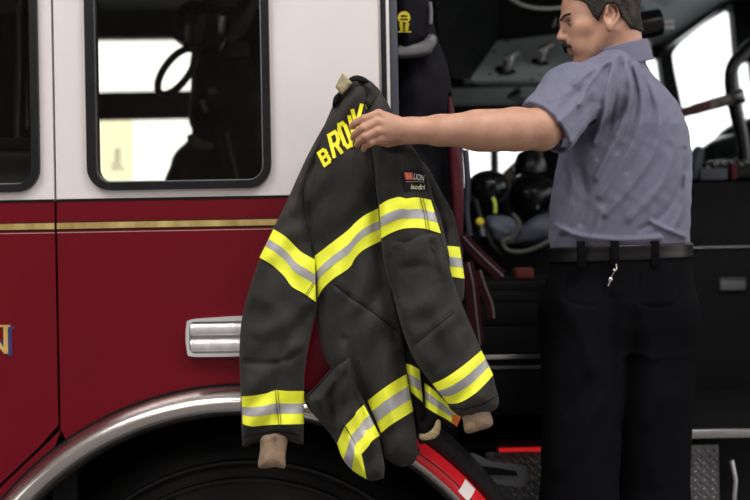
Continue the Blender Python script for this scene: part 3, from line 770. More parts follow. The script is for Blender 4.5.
# yellow fire-service badge, embroidered: round head with bars below
bm = BM()
def badge_poly(poly): slab(bm, pix(poly, .228), [], .228, .232)
badge_poly([(404 + 6.3 * math.cos(t), 17.5 + 6.3 * math.sin(t)) for t in np.linspace(0, 6.28, 20)[:-1]])
for k in range(3): badge_poly([(399 + .6 * k, 23.2 + 2.7 * k), (409.5 - .6 * k, 23.2 + 2.7 * k), (409 - .6 * k, 25.2 + 2.7 * k), (399.5 + .6 * k, 25.2 + 2.7 * k)])
badge_poly([(402.4, 22), (405.8, 22), (405.6, 32), (402.6, 32)]); badge_poly([(398, 31.2), (411, 31.2), (411, 32.2), (398, 32.2)])
bd = from_bm('yellow_badge', bm, M['yellow'], seat, False)
bm = BM()
for (x0, x1, y) in ((400.5, 407.6, 15.2), (400, 408, 18.4)): slab(bm, pix([(x0, y), (x1, y), (x1, y + 1.2), (x0, y + 1.2)], .226), [], .226, .229)
from_bm('badge_lines', bm, M['black'], bd, False)
Puff([(449, 92), (453, 104), (458, 130), (462, 160), (464, 200), (463, 236), (463, 264), (455, 262), (450, 200), (446, 130)], .27, .03, .06, 7, seed=9, namp=.001).build('seat_bolster', M['maroon'], seat, 2.2)['label'] = 'maroon side bolster'
bm = BM(); ribbon(bm, catmull([P(466, 150, .33), P(468, 180, .32), P(467, 210, .32), P(470, 236, .31)], 5), .008); from_bm('bolster_edge', bm, M['slate'], seat)
for pts, w in (([(461, 236), (470, 246), (484, 260), (496, 271), (501, 276)], .018), ([(466, 262), (471, 284), (474, 312), (478, 345)], .020), ([(478, 270), (484, 288), (490, 304), (492, 318)], .013)):
    bm = BM(); ribbon(bm, catmull([P(x, y, .25) for x, y in pts], 5), w); st = from_bm('seat_belt', bm, M['maroon2'], truck); st['label'] = 'hanging maroon seat belt webbing'
    bm = BM(); ribbon(bm, catmull([P(x + 2.2, y + .5, .245) for x, y in pts], 5), .003, .002); from_bm('belt_stripe', bm, M['greyband'], st)
# drawer base of the seat
bx = lambda x0, y0, x1, y1, ya, yb, m, nm, par, bev=.003: (lambda bm, a, b: (box(bm, (a.x, ya, b.z), (b.x, yb, a.z), bev), from_bm(nm, bm, m, par))[1])(BM(), P(x0, y0, ya), P(x1, y1, ya))
sb = bx(452, 292, 560, 448, .43, .95, M['black'], 'seat_base', truck)
for (y0, y1) in ((295, 302.5), (304, 324), (327, 353)): bx(455, y0, 556, y1, .418, .44, M['cab'], 'drawer_front', sb)
bx(455, 355.8, 556, 358.2, .41, .44, M['brushed'], 'drawer_rail', sb, .001)
bx(455, 367, 541, 368.6, .415, .44, M['grey'], 'drawer_rail', sb, .001)
bx(455, 372, 556, 440, .42, .44, M['black'], 'lower_drawer_front', sb)
bx(448, 281.5, 640, 293, .44, 1.1, M['cab'], 'seat_cushion', truck, .012)
# shelf the masks stand on
bx(462, 233, 640, 277, 1.0, 2.2, M['cab'], 'engine_cover', truck, .02)

Puff([(-60, 152), (34, 150), (40, 200), (-60, 200)], .8, .06, .05, 8, seed=2, namp=.004).build('rear_seat', mat('blue_grey_seat', (.16, .19, .22), .7, var=.2), truck, 4)
bx(-60, 139, 40, 151, .6, .64, M['black'], 'rear_window_bar', truck)
for x0, x1, mm in ((14, 19, 'greyband'), (24, 28, 'slate'), (30, 34, 'bluegrey')):
    Puff([(x0, -40), (x1, -40), (x1 + 1, 60), (x1 - 1, 139), (x0 - 1, 139), (x0 + 1, 60)], .95, .02, .02, 3, seed=x0, namp=.004).build('hanging_strap', M[mm], truck, 3)
# ================================================================== the coat
hem = P(375, 480, -.15)
coat = thing('turnout_coat', (P(365, 300, -.15).x, -.15, hem.z), 'charcoal firefighter coat with yellow and silver bands held up by its collar', 'coat')
CL = M['coat']
# body (back of the coat)
body = Puff([(340, 93), (334, 103), (323, 128), (309, 158), (300, 182), (302, 212), (310, 246), (315, 276), (316, 304), (318, 330), (324, 356),
             (336, 376), (350, 390), (360, 402), (368, 414), (376, 432), (382.6, 454), (383.4, 457.6), (385, 459), (394, 464), (402, 467), (411, 463), (417, 457.4), (418.4, 455), (418, 452), (417, 440), (413, 410), (408, 380),
             (404, 345), (398, 300), (390, 262), (386, 240), (386, 200), (392, 165), (396, 140), (392, 113), (384, 97), (376, 86), (364, 79), (350, 82)],
            -.135, .048, .03, 34,
            folds=[([(376, 86), (371, 98), (368, 108), (366, 130)], -.014, 4), ([(383, 95), (379, 112), (378, 150)], .010, 6),
                   ([(356, 84), (350, 110), (336, 150), (322, 190), (318, 230)], .006, 9), ([(312, 165), (309, 200), (315, 240)], -.008, 6),
                   ([(372, 150), (373, 190), (376, 230), (384, 290), (396, 340)], -.010, 7), ([(352, 160), (348, 200), (340, 250), (338, 290)], .005, 10),
                   ([(330, 270), (338, 310), (346, 352), (350, 380)], .007, 7), ([(322, 300), (328, 340), (340, 372)], -.006, 6), ([(362, 310), (372, 360), (392, 420)], .006, 12),
                   ([(334, 284), (352, 298), (374, 313), (398, 332)], -.0035, 2.0), ([(345, 340), (352, 365), (366, 400)], -.007, 5), ([(384, 330), (398, 380), (406, 430)], -.004, 9)],
            seed=11, namp=.0030, ang=15)
bo = body.build('coat_body', CL, coat)
band(body, [(314.5, 256), (330, 244), (347, 231), (356, 222), (366, 214.5), (379, 208)], [(316, 302), (322, 290), (333, 279), (349, 268), (356, 257), (365, 249), (381, 241)], bo, g0=.38, g1=.66)
band(body, [(367.5, 401), (380, 391), (393, 382), (406.5, 374)], [(381, 433), (391, 425), (402, 418), (413.5, 411)], bo, g0=.34, g1=.68)
for nm, l in (('yoke_seam', [(334, 284), (352, 298), (374, 313), (398, 332)]), ('centre_seam', [(366, 112), (369, 140), (374, 175), (377, 205)])):
    l2 = catmull(l, 6); lay(nm, body, stroke_grids([l2], 1.0), .0012, M['coatseam'], bo, .001)
# small side part of the body between the hand and the right sleeve, upper back with the maker's patch
side = Puff([(372, 146), (374, 165), (376, 190), (378, 206), (380, 230), (384, 262), (392, 290), (404, 282), (424, 262), (446, 272), (450, 262), (446, 240), (440, 216), (433, 196), (428, 176), (420, 158), (412, 146), (400, 138), (384, 138)],
            -.165, .040, .02, 30, folds=[([(380, 150), (381, 200), (386, 250)], .004, 6), ([(400, 150), (402, 190), (408, 236)], .006, 9), ([(412, 160), (418, 190), (428, 235)], -.004, 5)],
            seed=5, namp=.0025, ang=10)
so = side.build('coat_side', CL, coat)
band(side, [(379.2, 205), (388, 200), (399, 197), (406, 198.5), (414, 197.5), (422, 198), (431, 200)], [(381, 238.5), (391, 233), (402, 229), (412, 227.8), (424, 228.5), (433, 231), (441, 233.5)], so, g0=.38, g1=.68)
for dx in (0, 2.6):
    lay('band_stitching', side, stroke_grids([[(420.3 + dx, 198), (424 + dx, 213), (426.5 + dx, 229.5)]], .5), .0048, M['coatseam'], so, .001)
patch = lay('maker_patch', side, [strip_px([(401.5, 170.5), (412, 169.5), (423, 172)], [(404.5, 191.5), (415, 190.5), (429, 192)], 24, 14)], .0024, M['black'], so)
patch['label'] = 'black maker patch with red square and lettering'
lay('red_square', side, [strip_px([(404.3, 172.6), (412.4, 172.3)], [(405.7, 179.6), (413.0, 179.4)], 8, 6)], .0036, mat('red_print', (.55, .07, .04), .6), patch)
lay('square_emblem', side, stroke_grids([[(406.8, 174.2), (410.8, 174.2), (411.2, 177.8), (407.3, 177.8), (406.9, 174.6)], [(408.3, 176), (410, 176)]], .5), .0046, mat('pale_red', (.75, .3, .22), .6), patch)
lay('patch_rule', side, stroke_grids([[(406, 181.8), (418, 181.6), (424, 182.2)]], .45), .0036, mat('pale_red2', (.5, .22, .17), .6), patch)
def text_mesh(s):
    cu = bpy.data.curves.new('t', 'FONT'); cu.body = s; cu.resolution_u = 3; ob = bpy.data.objects.new('t', cu); COL.objects.link(ob)
    dg = bpy.context.evaluated_depsgraph_get(); me = bpy.data.meshes.new_from_object(ob.evaluated_get(dg))
    V = np.array([(v.co.x, v.co.y) for v in me.vertices]); F = [list(p.vertices) for p in me.polygons]
    bpy.data.objects.remove(ob); bpy.data.curves.remove(cu); bpy.data.meshes.remove(me); return V, F
def lay_text(name, s, pan, x0, y0, x1, y1, h, off, m, par):
    """print s from photo point (x0,y0) to (x1,y1), letters h high, lying on the panel"""
    V, F = text_mesh(s); V = V - V.min(0); w = V[:, 0].max(); hh = V[:, 1].max()
    a = np.array((x0, y0)); d = (np.array((x1, y1)) - a) / w; n = np.array((.12, -1)) * h / hh
    q = a + V[:, :1] * d + V[:, 1:] * n
    return from_np(name, PA(q[:, 0], q[:, 1], pan.fy(q[:, 0], q[:, 1]) - off), F, m, par, False)
lay_text('patch_lettering', 'LION', side, 413.6, 179.3, 423.6, 181.2, 6.0, .0038, mat('white_print', (.75, .75, .75), .6), patch)
lay_text('patch_lettering', 'isodri', side, 410.8, 189.0, 424.3, 189.8, 5.2, .0038, mat('cream_print', (.72, .70, .42), .6), patch)
# name lettering across the shoulders: B R O W ... in yellow block capitals
def T(u, v, o, ex, ey): return (o[0] + u * ex[0] + v * ey[0], o[1] + u * ex[1] + v * ey[1])
def glyph(lines, o, ex, ey): return [[T(u, v, o, ex, ey) for u, v in l] for l in lines]
Bq = [[(0, 0), (0, 1), (.8, 1), (1, .85), (1, .65), (.8, .52), (0, .52)], [(.8, .52), (1, .38), (1, .14), (.8, 0), (0, 0)]]
Rq = [[(0, 0), (0, 1), (.8, 1), (1, .85), (1, .62), (.8, .48), (0, .48)], [(.55, .48), (1, 0)]]
Oq = [[(.25, 0), (0, .18), (0, .82), (.25, 1), (.75, 1), (1, .82), (1, .18), (.75, 0), (.25, 0)]]
Wq = [[(0, 1), (.25, 0), (.5, .7), (.75, 0), (1, 1)]]
gl = stroke_grids(glyph(Bq, (324.6, 165.2), (5.6, -4.2), (-6.0, -12.0)), 3.3)
gl2 = stroke_grids(glyph(Rq, (334.2, 156.4), (7.2, -4.2), (-5.2, -21.0)), 3.7)
gl3 = stroke_grids(glyph(Oq, (346.2, 147.6), (6.0, -3.2), (-8.4, -22.0)), 3.9)
gl4 = stroke_grids([[(356.5, 126), (352.6, 110.8)], [(356.5, 126), (361.5, 105.4)], [(349.4, 117), (353, 132)]], 3.8)
gl5 = stroke_grids([[(366.6, 105.2), (367.2, 107.8)]], 2.2)
for g in (gl, gl2, gl3, gl4, gl5):
    l_ = lay('yellow_letter', body, g, .0026, M['letter'], bo, .0015)
# right-hand back part of the coat (other sleeve behind)
def yb_far(px, py): return -.115 + 0 * px
far_s = Puff([(400, 150), (424, 163), (437, 184), (446, 200), (454, 215), (458, 232), (461, 247), (464.5, 277), (463, 300), (455, 306), (440, 290), (420, 240), (406, 190)], yb_far, .03, .03, 20,
             folds=[([(436, 190), (446, 215), (450, 240)], .006, 4), ([(452, 225), (444, 232), (438, 235)], -.004, 4)], seed=21, namp=.003)
fo = far_s.build('coat_front', CL, coat)
band(far_s, [(440, 246), (450, 246), (459.8, 247)], [(449, 276), (457, 277.5), (464.6, 278.6)], fo, g0=.36, g1=.68)
# left sleeve with cuff
def yb_ls(px, py): return -.135 - .018 * np.clip((py - 230) / 120, 0, 1)
ls = Puff([(330, 118), (318, 136), (303, 165), (286, 203), (273, 229), (260, 258), (250, 286), (242, 318), (239.5, 350), (240.5, 395), (241.5, 430), (242.2, 444), (243, 447.5), (245, 447.3), (256, 442.5), (270, 440), (286, 441), (301.5, 445), (303.6, 445), (303.8, 442), (304, 425), (304, 388), (306, 362),
           (312, 330), (318, 303), (317, 270), (314, 246), (308, 220), (306, 190), (316, 158), (330, 136)], yb_ls, .045, .04, 30,
          folds=[([(314, 150), (296, 190), (284, 228)], .008, 9), ([(306, 170), (304, 205), (312, 240)], -.008, 5), ([(262, 262), (284, 272), (306, 296)], -.004, 5),
                 ([(256, 296), (276, 312), (292, 345)], .006, 10), ([(312, 312), (292, 334), (282, 352)], -.007, 6), ([(248, 330), (270, 330), (290, 320)], .004, 8),
                 ([(241, 361), (262, 364), (284, 361), (304, 352)], -.006, 3.5), ([(276, 366), (275, 400), (276, 440)], -.004, 3), ([(258, 370), (256, 410)], .003, 6), ([(292, 372), (293, 415)], .004, 6),
                 ([(266, 310), (258, 340)], -.004, 6)], seed=31, namp=.0032, ang=60)
lo_ = ls.build('left_sleeve', CL, coat)
band(ls, [(273.4, 229), (286, 237), (297, 248), (302, 252.5), (315, 259.5)], [(259.5, 257.5), (272, 265), (284, 276), (292, 286.5), (304, 293.5), (316, 302)], lo_, back=True, g0=.36, g1=.64)
band(ls, [(241.5, 396.5), (254, 395.5), (266, 393.5), (275, 390.5), (288, 391), (304, 391)], [(242.5, 424), (252, 426.5), (263, 425.5), (276, 424.6), (290, 424.4), (304, 424)], lo_, back=True, g0=.38, g1=.70)
for l in ([(275.4, 391), (277, 408), (278.6, 424.4)], [(277.8, 391), (279.6, 408), (281, 424.4)]): lay('band_stitching', ls, stroke_grids([l], .5), .0048, M['coatseam'], lo_, .001)
lay('band_stitching', ls, stroke_grids([[(304, 296.5), (313, 283.5)], [(305.6, 297.6), (314, 285)]], .5), .0048, M['coatseam'], lo_, .001)
lay('cuff_hem', ls, stroke_grids([[(242.5, 437.5), (257, 434), (271, 431.5), (287, 432.5), (303.6, 436)]], .8), .0010, M['coatseam'], lo_, .001)
wr = Puff([(261, 434), (260, 450), (258, 466), (264, 468.5), (276, 467), (285, 468), (285.5, 455), (287, 436), (274, 430)], -.165, .022, .022, 9, folds=[([(266, 440), (265, 466)], .003, 3), ([(275, 440), (274, 466)], -.003, 3)], seed=3, namp=.002).build('knit_wristlet', M['tan'], lo_, 1.6)
wr['label'] = 'tan knit wristlet'
# right sleeve
def yb_rs(px, py): return -.165 - .03 * np.clip((py - 240) / 140, 0, 1)
rs_ = Puff([(384, 236), (386, 262), (392, 290), (400, 322), (411, 353), (424, 374), (432, 384), (438, 394), (447, 403.5), (451, 410), (462, 417), (476, 415.5), (490, 412), (497.5, 407), (498.5, 397), (495, 384), (492.5, 373), (482, 351), (474, 332), (462, 304), (452, 276), (446, 250), (440.5, 233), (428, 228), (404, 228)],
           yb_rs, .048, .045, 32,
           folds=[([(390, 246), (410, 238), (430, 236)], .006, 6), ([(428, 236), (436, 262), (440, 282)], -.006, 4), ([(446, 256), (452, 280), (462, 310), (470, 330)], .005, 6),
                  ([(404, 268), (424, 266), (436, 272)], -.004, 5), ([(416, 344), (432, 330), (452, 314)], -.0045, 3), ([(396, 296), (410, 330), (428, 366)], .006, 8), ([(420, 290), (440, 320), (456, 350)], .004, 10), ([(436, 290), (430, 320), (440, 350)], -.004, 7), ([(470, 340), (450, 366), (430, 380)], .004, 6)],
           seed=41, namp=.0030, ang=35)
ro = rs_.build('right_sleeve', CL, coat)
band(rs_, [(432.5, 383.8), (446, 377.5), (464, 365), (481.5, 350.2)], [(447.5, 403.6), (460, 402.5), (477, 392), (493.4, 375)], ro, back=True, g0=.36, g1=.68)
lay('cuff_hem', rs_, stroke_grids([[(451, 408), (466, 409), (482, 405), (497, 396)]], .8), .0010, M['coatseam'], ro, .001)
lay('sleeve_seam', rs_, stroke_grids([[(416, 344), (432, 330), (452, 314)]], .9), .0010, M['coatseam'], ro, .001)
wr2 = Puff([(461, 410), (463, 422), (466, 433), (478, 431), (492.5, 425), (490, 412), (486, 404), (470, 404)], -.19, .022, .022, 9, folds=[([(472, 414), (476, 430)], -.003, 3)], seed=8, namp=.002).build('knit_wristlet', M['tan'], ro, 1.6)
wr2['label'] = 'tan knit wristlet'
# lower left corner folded back on itself
def yb_lf(px, py): return -.150 - .010 * np.clip((px - 320) / 60, -1, 1)
lf = Puff([(351, 355), (340, 360), (328, 372), (316, 386), (305.5, 397), (308, 408), (320, 422), (330, 434), (337, 445), (342, 458), (352, 469), (366, 479), (374, 480.5), (382.5, 478.6), (384, 476.6), (384.6, 466), (382, 452), (378.5, 434), (373, 418), (366, 404.5), (359, 390), (353, 372)],
          yb_lf, .034, .02, 16,
          folds=[([(350, 360), (336, 378), (322, 396), (312, 400)], .012, 5), ([(351, 362), (344, 390), (344, 424)], .010, 6), ([(350, 372), (358, 400), (366, 430)], -.006, 4), ([(338, 376), (330, 400), (336, 430)], -.010, 6), ([(345, 426), (354, 450), (366, 478)], .008, 4), ([(318, 400), (326, 420)], .006, 5)],
          seed=51, namp=.003)
lfo = lf.build('coat_corner', CL, coat)
band(lf, [(345.5, 425.5), (354, 416.5), (357, 411), (364, 404.8)], [(361.5, 454), (368, 447), (372, 441), (380, 435.5)], lfo, g0=.36, g1=.68)
band(lf, [(345, 426.5), (341, 434), (337, 442)], [(367.5, 479.5), (359, 474), (350, 467.5)], lfo, g0=-.0, g1=.0) if False else None
FT, FB = [(344.6, 426.5), (361.5, 454)], [(337, 443.5), (343.5, 460), (354, 471.5), (366.8, 479.3)]
fold = lay('reflective_band', lf, [strip_px(FT, FB, 31, 16)], .0020, M['lime'], lfo); fold['label'] = 'band turned under at the coat corner'
g = strip_px(FT, FB, 31, 16); lay('silver_stripe', lf, [g[:, 11:20]], .0032, M['silver'], fold)
lay('pocket_edge', lf, stroke_grids([catmull([(351, 356), (338, 363), (322, 381), (307, 397)], 6)], 1.1), .0015, M['coatseam'], lfo, .002)
# inner front edge of the coat, seen under the right sleeve, with cream lining and orange tab
inn = Puff([(401, 350), (402, 362), (408, 388), (413, 412), (416, 432), (420, 444), (428, 440), (440, 424), (452, 428), (461, 420), (458, 410), (444, 398), (432, 384), (424, 366), (412, 350)], -.118, .022, .02, 14,
           folds=[([(424, 372), (425, 395), (424, 420)], -.014, 3), ([(412, 372), (416, 400)], .006, 5), ([(440, 396), (436, 420)], .005, 5)], seed=61, namp=.002)
io = inn.build('coat_front_edge', M['coatin'], coat)
band(inn, [(402.4, 362.5), (411, 365), (419.5, 369.5)], [(410.5, 392), (417, 397), (423, 402.5)], io, g0=.36, g1=.70)
band(inn, [(424.5, 383), (434, 390), (447, 401), (460.5, 415.5)], [(425.3, 407), (435, 413), (446, 419), (456, 425.5)], io, g0=.34, g1=.68)
lay('orange_tab', inn, [strip_px([(452.6, 414.6), (461.5, 415.2)], [(451.6, 421.8), (457, 427)], 8, 6)], .0042, M['orange'], io)
lin = Puff([(419, 434), (426, 433), (433, 428), (436.5, 419), (440.5, 421.5), (439.5, 433), (433, 439), (420.5, 440)], -.135, .006, .006, 3, seed=3, namp=.001).build('cream_lining', M['lining'], io, 1.4)
hemo = Puff([(384, 456), (398, 465), (412, 464), (417.5, 455), (419, 448), (408, 440), (392, 442)], -.112, .012, .012, 8, seed=5, namp=.001).build('hem_facing', M['coatin'], coat, 2)
# collar
def cpuff(nm, poly, yb, fr, R, m, par, **k): return Puff(poly, yb, fr, .012, R, **k).build(nm, m, par, 1.6)
co = cpuff('collar', [(333, 107), (333.5, 98), (338, 92.5), (347, 80.5), (356, 76), (366, 78.8), (374, 84), (378, 94), (376, 106), (368, 110), (360, 100), (350, 97), (342, 103), (336, 108)], -.150, .024, 10, M['coat'], coat, folds=[([(346, 84), (358, 80), (370, 86)], .006, 4), ([(362, 84), (366, 96)], -.006, 4)], seed=71, namp=.002)
cpuff('collar_roll', [(347, 82), (350, 77.5), (357, 75.2), (365, 77.6), (369, 81.5), (363, 84.5), (356, 82.5), (350, 86)], -.168, .012, 4, M['coatin'], co, seed=2, namp=.001)
cpuff('collar_roll', [(333, 107.5), (332.8, 101), (336, 94.5), (340.5, 93.5), (341, 97.5), (338, 103)], -.168, .010, 4, M['coatin'], co, seed=2, namp=.001)
tabo = Puff([(335.3, 87), (338.5, 80), (342.3, 73.4), (347.5, 78), (352.3, 83), (347, 89.5), (342.2, 95), (338.5, 91)], -.186, .006, .004, 3, seed=1, namp=.0012, smooth=False).build('collar_tab', M['tab'], co, 1.4)
tabo['label'] = 'tan collar hanger tab'

# ================================================================== the firefighter
HH = .0026
ZS = .722
Yc = .12
def rows(lst, Y, ry, off=0):
    R = []
    for (y, l, r), q in zip(lst, ry):
        a, b = P(l, y, Y), P(r, y, Y); R.append(((a.z + b.z) / 2, (a.x + b.x) / 2, Y + off, (b.x - a.x) / 2, q))
    return np.array(sorted(R), f32)
def loft_(p, R, grow_=0., zlo=None, zhi=None):
    z = p[:, 2]; cx, cy, rx, ry = (np.interp(z, R[:, 0], R[:, k]) for k in (1, 2, 3, 4)); rx = rx + grow_; ry = ry + grow_
    e = 2.35
    k = (np.abs((p[:, 0] - cx) / rx) ** e + np.abs((p[:, 1] - cy) / ry) ** e) ** (1 / e); d = (k - 1) * np.minimum(rx, ry)
    d = np.maximum(d, (R[0, 0] if zlo is None else zlo) - z); return np.maximum(d, z - (R[-1, 0] if zhi is None else zhi)).astype(f32)
tors = rows([(63, 600, 644), (72, 590, 646), (84, 579, 657), (104, 572, 674), (130, 566, 685), (160, 558, 689), (200, 551, 688.5), (238, 549, 687), (252, 553, 686.5), (272, 551, 688)], Yc,
            [.075, .088, .105, .128, .145, .15, .15, .146, .14, .14])
pelv = rows([(246, 556, 686), (262, 552, 688), (300, 544, 691), (326, 547, 690), (346, 560, 680)], Yc, [.138, .142, .145, .125, .095])
SH, EL, WR = np.array(P(594, 94, .02)), np.array(P(541, 129, -.175)), np.array(P(411, 130.5, -.232))
SH2 = np.array(P(636, 114, .20)); EL2 = np.array(P(640, 190, .36)); WR2 = np.array(P(600, 235, .42))
arm_p = [SH, EL, np.array(P(515, 129.3, -.19)), np.array(P(476, 130, -.21)), np.array(P(440, 130.3, -.226)), WR]
arm_r = [.060, .0515, .0535, .0475, .0375, .0315]
# head frame: F forward, S side towards the camera, U up
th, yaw = math.radians(11), math.radians(6)
Fv = np.array((-math.cos(yaw) * math.cos(th), math.sin(yaw) * math.cos(th), -math.sin(th))); Fv /= np.linalg.norm(Fv)
Sv = np.array((-math.sin(yaw), -math.cos(yaw), 0)); Uv = np.cross(Sv, Fv) * 1.0
if Uv[2] < 0: Uv = -Uv
HO = np.array(P(607.5, 22, .105)); AXS = np.stack([Fv, Sv, Uv]).astype(f32)
def Hd(f, s, u): return HO + Fv * f + Sv * s + Uv * u
NB = np.array(P(622, 74, .12))
def head_sdf(p):
    q = (p - HO.astype(f32)) @ AXS.T
    E = lambda c, r, A=None: ell_(q, c, r, A)
    C = lambda a, b, ra, rb: cap_(q, a, b, ra, rb)
    d = E((.008, 0, .055), (.104, .077, .092))
    d = smin(d, E((.050, 0, .025), (.066, .064, .075)), .03)        # face block
    d = smin(d, E((.045, 0, -.035), (.062, .056, .066)), .03)        # jaw
    for s in (1, -1):
        d = smin(d, C((.0, .060 * s, -.030), (.082, .020 * s, -.088), .016, .016), .028)   # jaw line
        d = smin(d, E((.078, .045 * s, -.008), (.026, .022, .022)), .025)   # cheekbone
        d = smin(d, E((.094, .030 * s, -.046), (.022, .022, .03)), .025)
    d = smin(d, E((.090, 0, -.094), (.023, .026, .020)), .022)       # chin
    d = smin(d, C((.103, .034, .034), (.112, .006, .031), .010, .012), .014); d = smin(d, C((.103, -.034, .034), (.112, -.006, .031), .010, .012), .014)
    for s in (1, -1):
        d = smax(d, -E((.124, .034 * s, .013), (.022, .021, .014)), .014)   # eye sockets
        d = smin(d, E((.094, .033 * s, .014), (.014, .016, .0135)), .004)     # lids
    d = smin(d, C((.112, 0, .024), (.134, 0, -.012), .0085, .0115), .010)   # nose
    for s in (1, -1): d = smin(d, E((.123, .012 * s, -.018), (.012, .0085, .009)), .006)
    d = smax(d, -E((.1285, .007, -.0262), (.005, .003, .003)), .002)
    d = smin(d, C((.107, -.02, -.041), (.107, .02, -.041), .014, .014), .016)
    d = smin(d, E((.1155, 0, -.0535), (.010, .022, .0052)), .006)     # lips
    d = smin(d, E((.1125, 0, -.0645), (.010, .020, .0058)), .006)
    for s in (1, -1):                                               # ears
        A = np.array(((.96, 0, .28), (0, 1, 0), (-.28, 0, .96)), f32)
        A2 = np.array(((.93, .34 * s, 0), (-.34 * s, .93, 0), (0, 0, 1)), f32) @ A
        ear = E((.002, .080 * s, -.002), (.0195, .0070, .035), A2)
        ear = smax(ear, -E((.006, .089 * s, .003), (.0125, .0085, .022), A2), .003)
        R2 = lambda f, u, o: (A2.T @ np.array((f, o * s, u), f32)) + np.array((.002, .080 * s, -.002), f32)
        hel = [R2(f, u, o) for f, u, o in ((.012, .006, .002), (.015, .020, .004), (.010, .032, .006), (-.001, .036, .008), (-.013, .030, .010), (-.019, .016, .011), (-.019, .0, .010), (-.014, -.014, .007), (-.006, -.024, .004))]
        ear = smin(ear, chain_(q, hel, [.0034, .0040, .0043, .0044, .0046, .0046, .0044, .0042, .004]), .003)
        ear = smin(ear, chain_(q, [R2(f, u, o) for f, u, o in ((-.002, .018, .006), (-.009, .006, .008), (-.006, -.010, .006))], [.003, .0036, .003]), .003)
        ear = smin(ear, E((.010, .079 * s, -.030), (.009, .006, .010)), .005)
        ear = smin(ear, E((.018, .078 * s, -.008), (.005, .006, .008)), .003)
        d = smin(d, ear, .006)
    return d
def neck_sdf(p):
    d = cap_(p, Hd(-.022, 0, -.02), NB, .062, .070)
    for s in (1, -1): d = smin(d, cap_(p, Hd(-.03, .052 * s, -.02), NB + (NB - Hd(0, 0, 0)) * .1 + Fv * .05 + Sv * .015 * s, .015, .013), .014)
    return d
# left hand closed over the cloth
def ph(x, y, Y): return np.array(P(x, y, Y))
fing = [
  [ph(397, 121, -.243), ph(378.5, 114.5, -.262), ph(364, 119.2, -.268), ph(355.6, 122.8, -.250), ph(352.0, 126.4, -.228)],
  [ph(398, 126, -.245), ph(377, 122.0, -.268), ph(363.5, 128.0, -.276), ph(356.0, 133.4, -.256), ph(353.4, 137.6, -.232)],
  [ph(398, 131, -.245), ph(377, 130.6, -.268), ph(365.5, 136.2, -.274), ph(359.0, 141.0, -.254), ph(357.2, 144.6, -.232)],
  [ph(399, 136, -.243), ph(379.5, 138.4, -.260), ph(370.5, 142.6, -.264), ph(365.4, 146.0, -.248), ph(363.6, 149.2, -.228)]]
fr_ = [[.013, .0122, .0105, .0098, .0086], [.013, .0122, .0107, .0099, .0087], [.013, .0118, .0104, .0095, .0083], [.012, .0106, .0096, .0087, .0076]]
thumb = [ph(402, 138, -.225), ph(388, 142, -.205), ph(372, 140, -.178), ph(362, 134, -.168)]
def hand_sdf(p):
    palm = cap_(p, WR, ph(392, 129, -.243), .028, .019)
    for a, b, r0, r1 in ((WR, fing[0][1], .024, .0118), (WR, fing[1][1], .026, .0118), (WR, fing[2][1], .025, .0112), (WR, fing[3][1], .023, .010)):
        palm = smin(palm, cap_(p, a, b, r0, r1), .010)
    d = palm
    for f, r in zip(fing, fr_):
        g = chain_(p, f, r)
        for q in (1, 2): g = smin(g, np.sqrt(((p - f[q].astype(f32)) ** 2).sum(1)) - r[q] * (1.06 if q == 1 else 1.05), .004)
        d = smin(d, g, .0022)
    return smin(d, chain_(p, thumb, [.016, .014, .0115, .0095]), .008)
def arm_sdf(p):
    d = None
    for a, b, ra, rb in zip(arm_p, arm_p[1:], arm_r, arm_r[1:]):
        c = cap_(p, a, b, ra, rb); d = c if d is None else smin(d, c, .012)
    d = smin(d, ell_(p, P(543, 138, -.16), (.03, .03, .026)), .02)
    return smin(d, ell_(p, P(488, 132, -.20), (.06, .045, .040)), .03)
def legs_sdf(p, g=0.):
    a = smin(cap_(p, P(585, 318, .09), P(579, 500, .07), .110 + g, .092 + g), cap_(p, P(579, 500, .07), np.array((P(586, 500, .08).x, .09, ZS + .10)), .092 + g, .055 + g), .02)
    b = smin(cap_(p, P(652, 318, .125), P(650, 500, .15), .108 + g, .095 + g), cap_(p, P(650, 500, .15), np.array((P(653, 500, .2).x, .20, ZS + .10)), .095 + g, .055 + g), .02)
    return a, b
def body_sdf(p):
    d = smin(head_sdf(p), neck_sdf(p), .018)
    t = loft_(p, tors, -.016); d = smin(d, t, .02)
    d = smin(d, loft_(p, pelv, -.016), .02)
    d = smin(d, smin(arm_sdf(p), hand_sdf(p), .012), .02)
    d = smin(d, chain_(p, [SH2, EL2, WR2, WR2 + (WR2 - EL2) * .35], [.055, .045, .032, .03]), .02)
    a, b = legs_sdf(p, -.018); return smin(d, np.minimum(a, b), .02)
lo_b = np.array((P(345, 100, -.2).x, -.30, P(500, 622, .1).z)); hi_b = np.array((P(700, 100, .2).x, .52, HO[2] + .19))
man = sdf_obj('person', body_sdf, lo_b, hi_b, HH, M['skin'])
tag(man, 'man seen from behind in slate polo and black trousers reaching left to grip the coat', 'person')
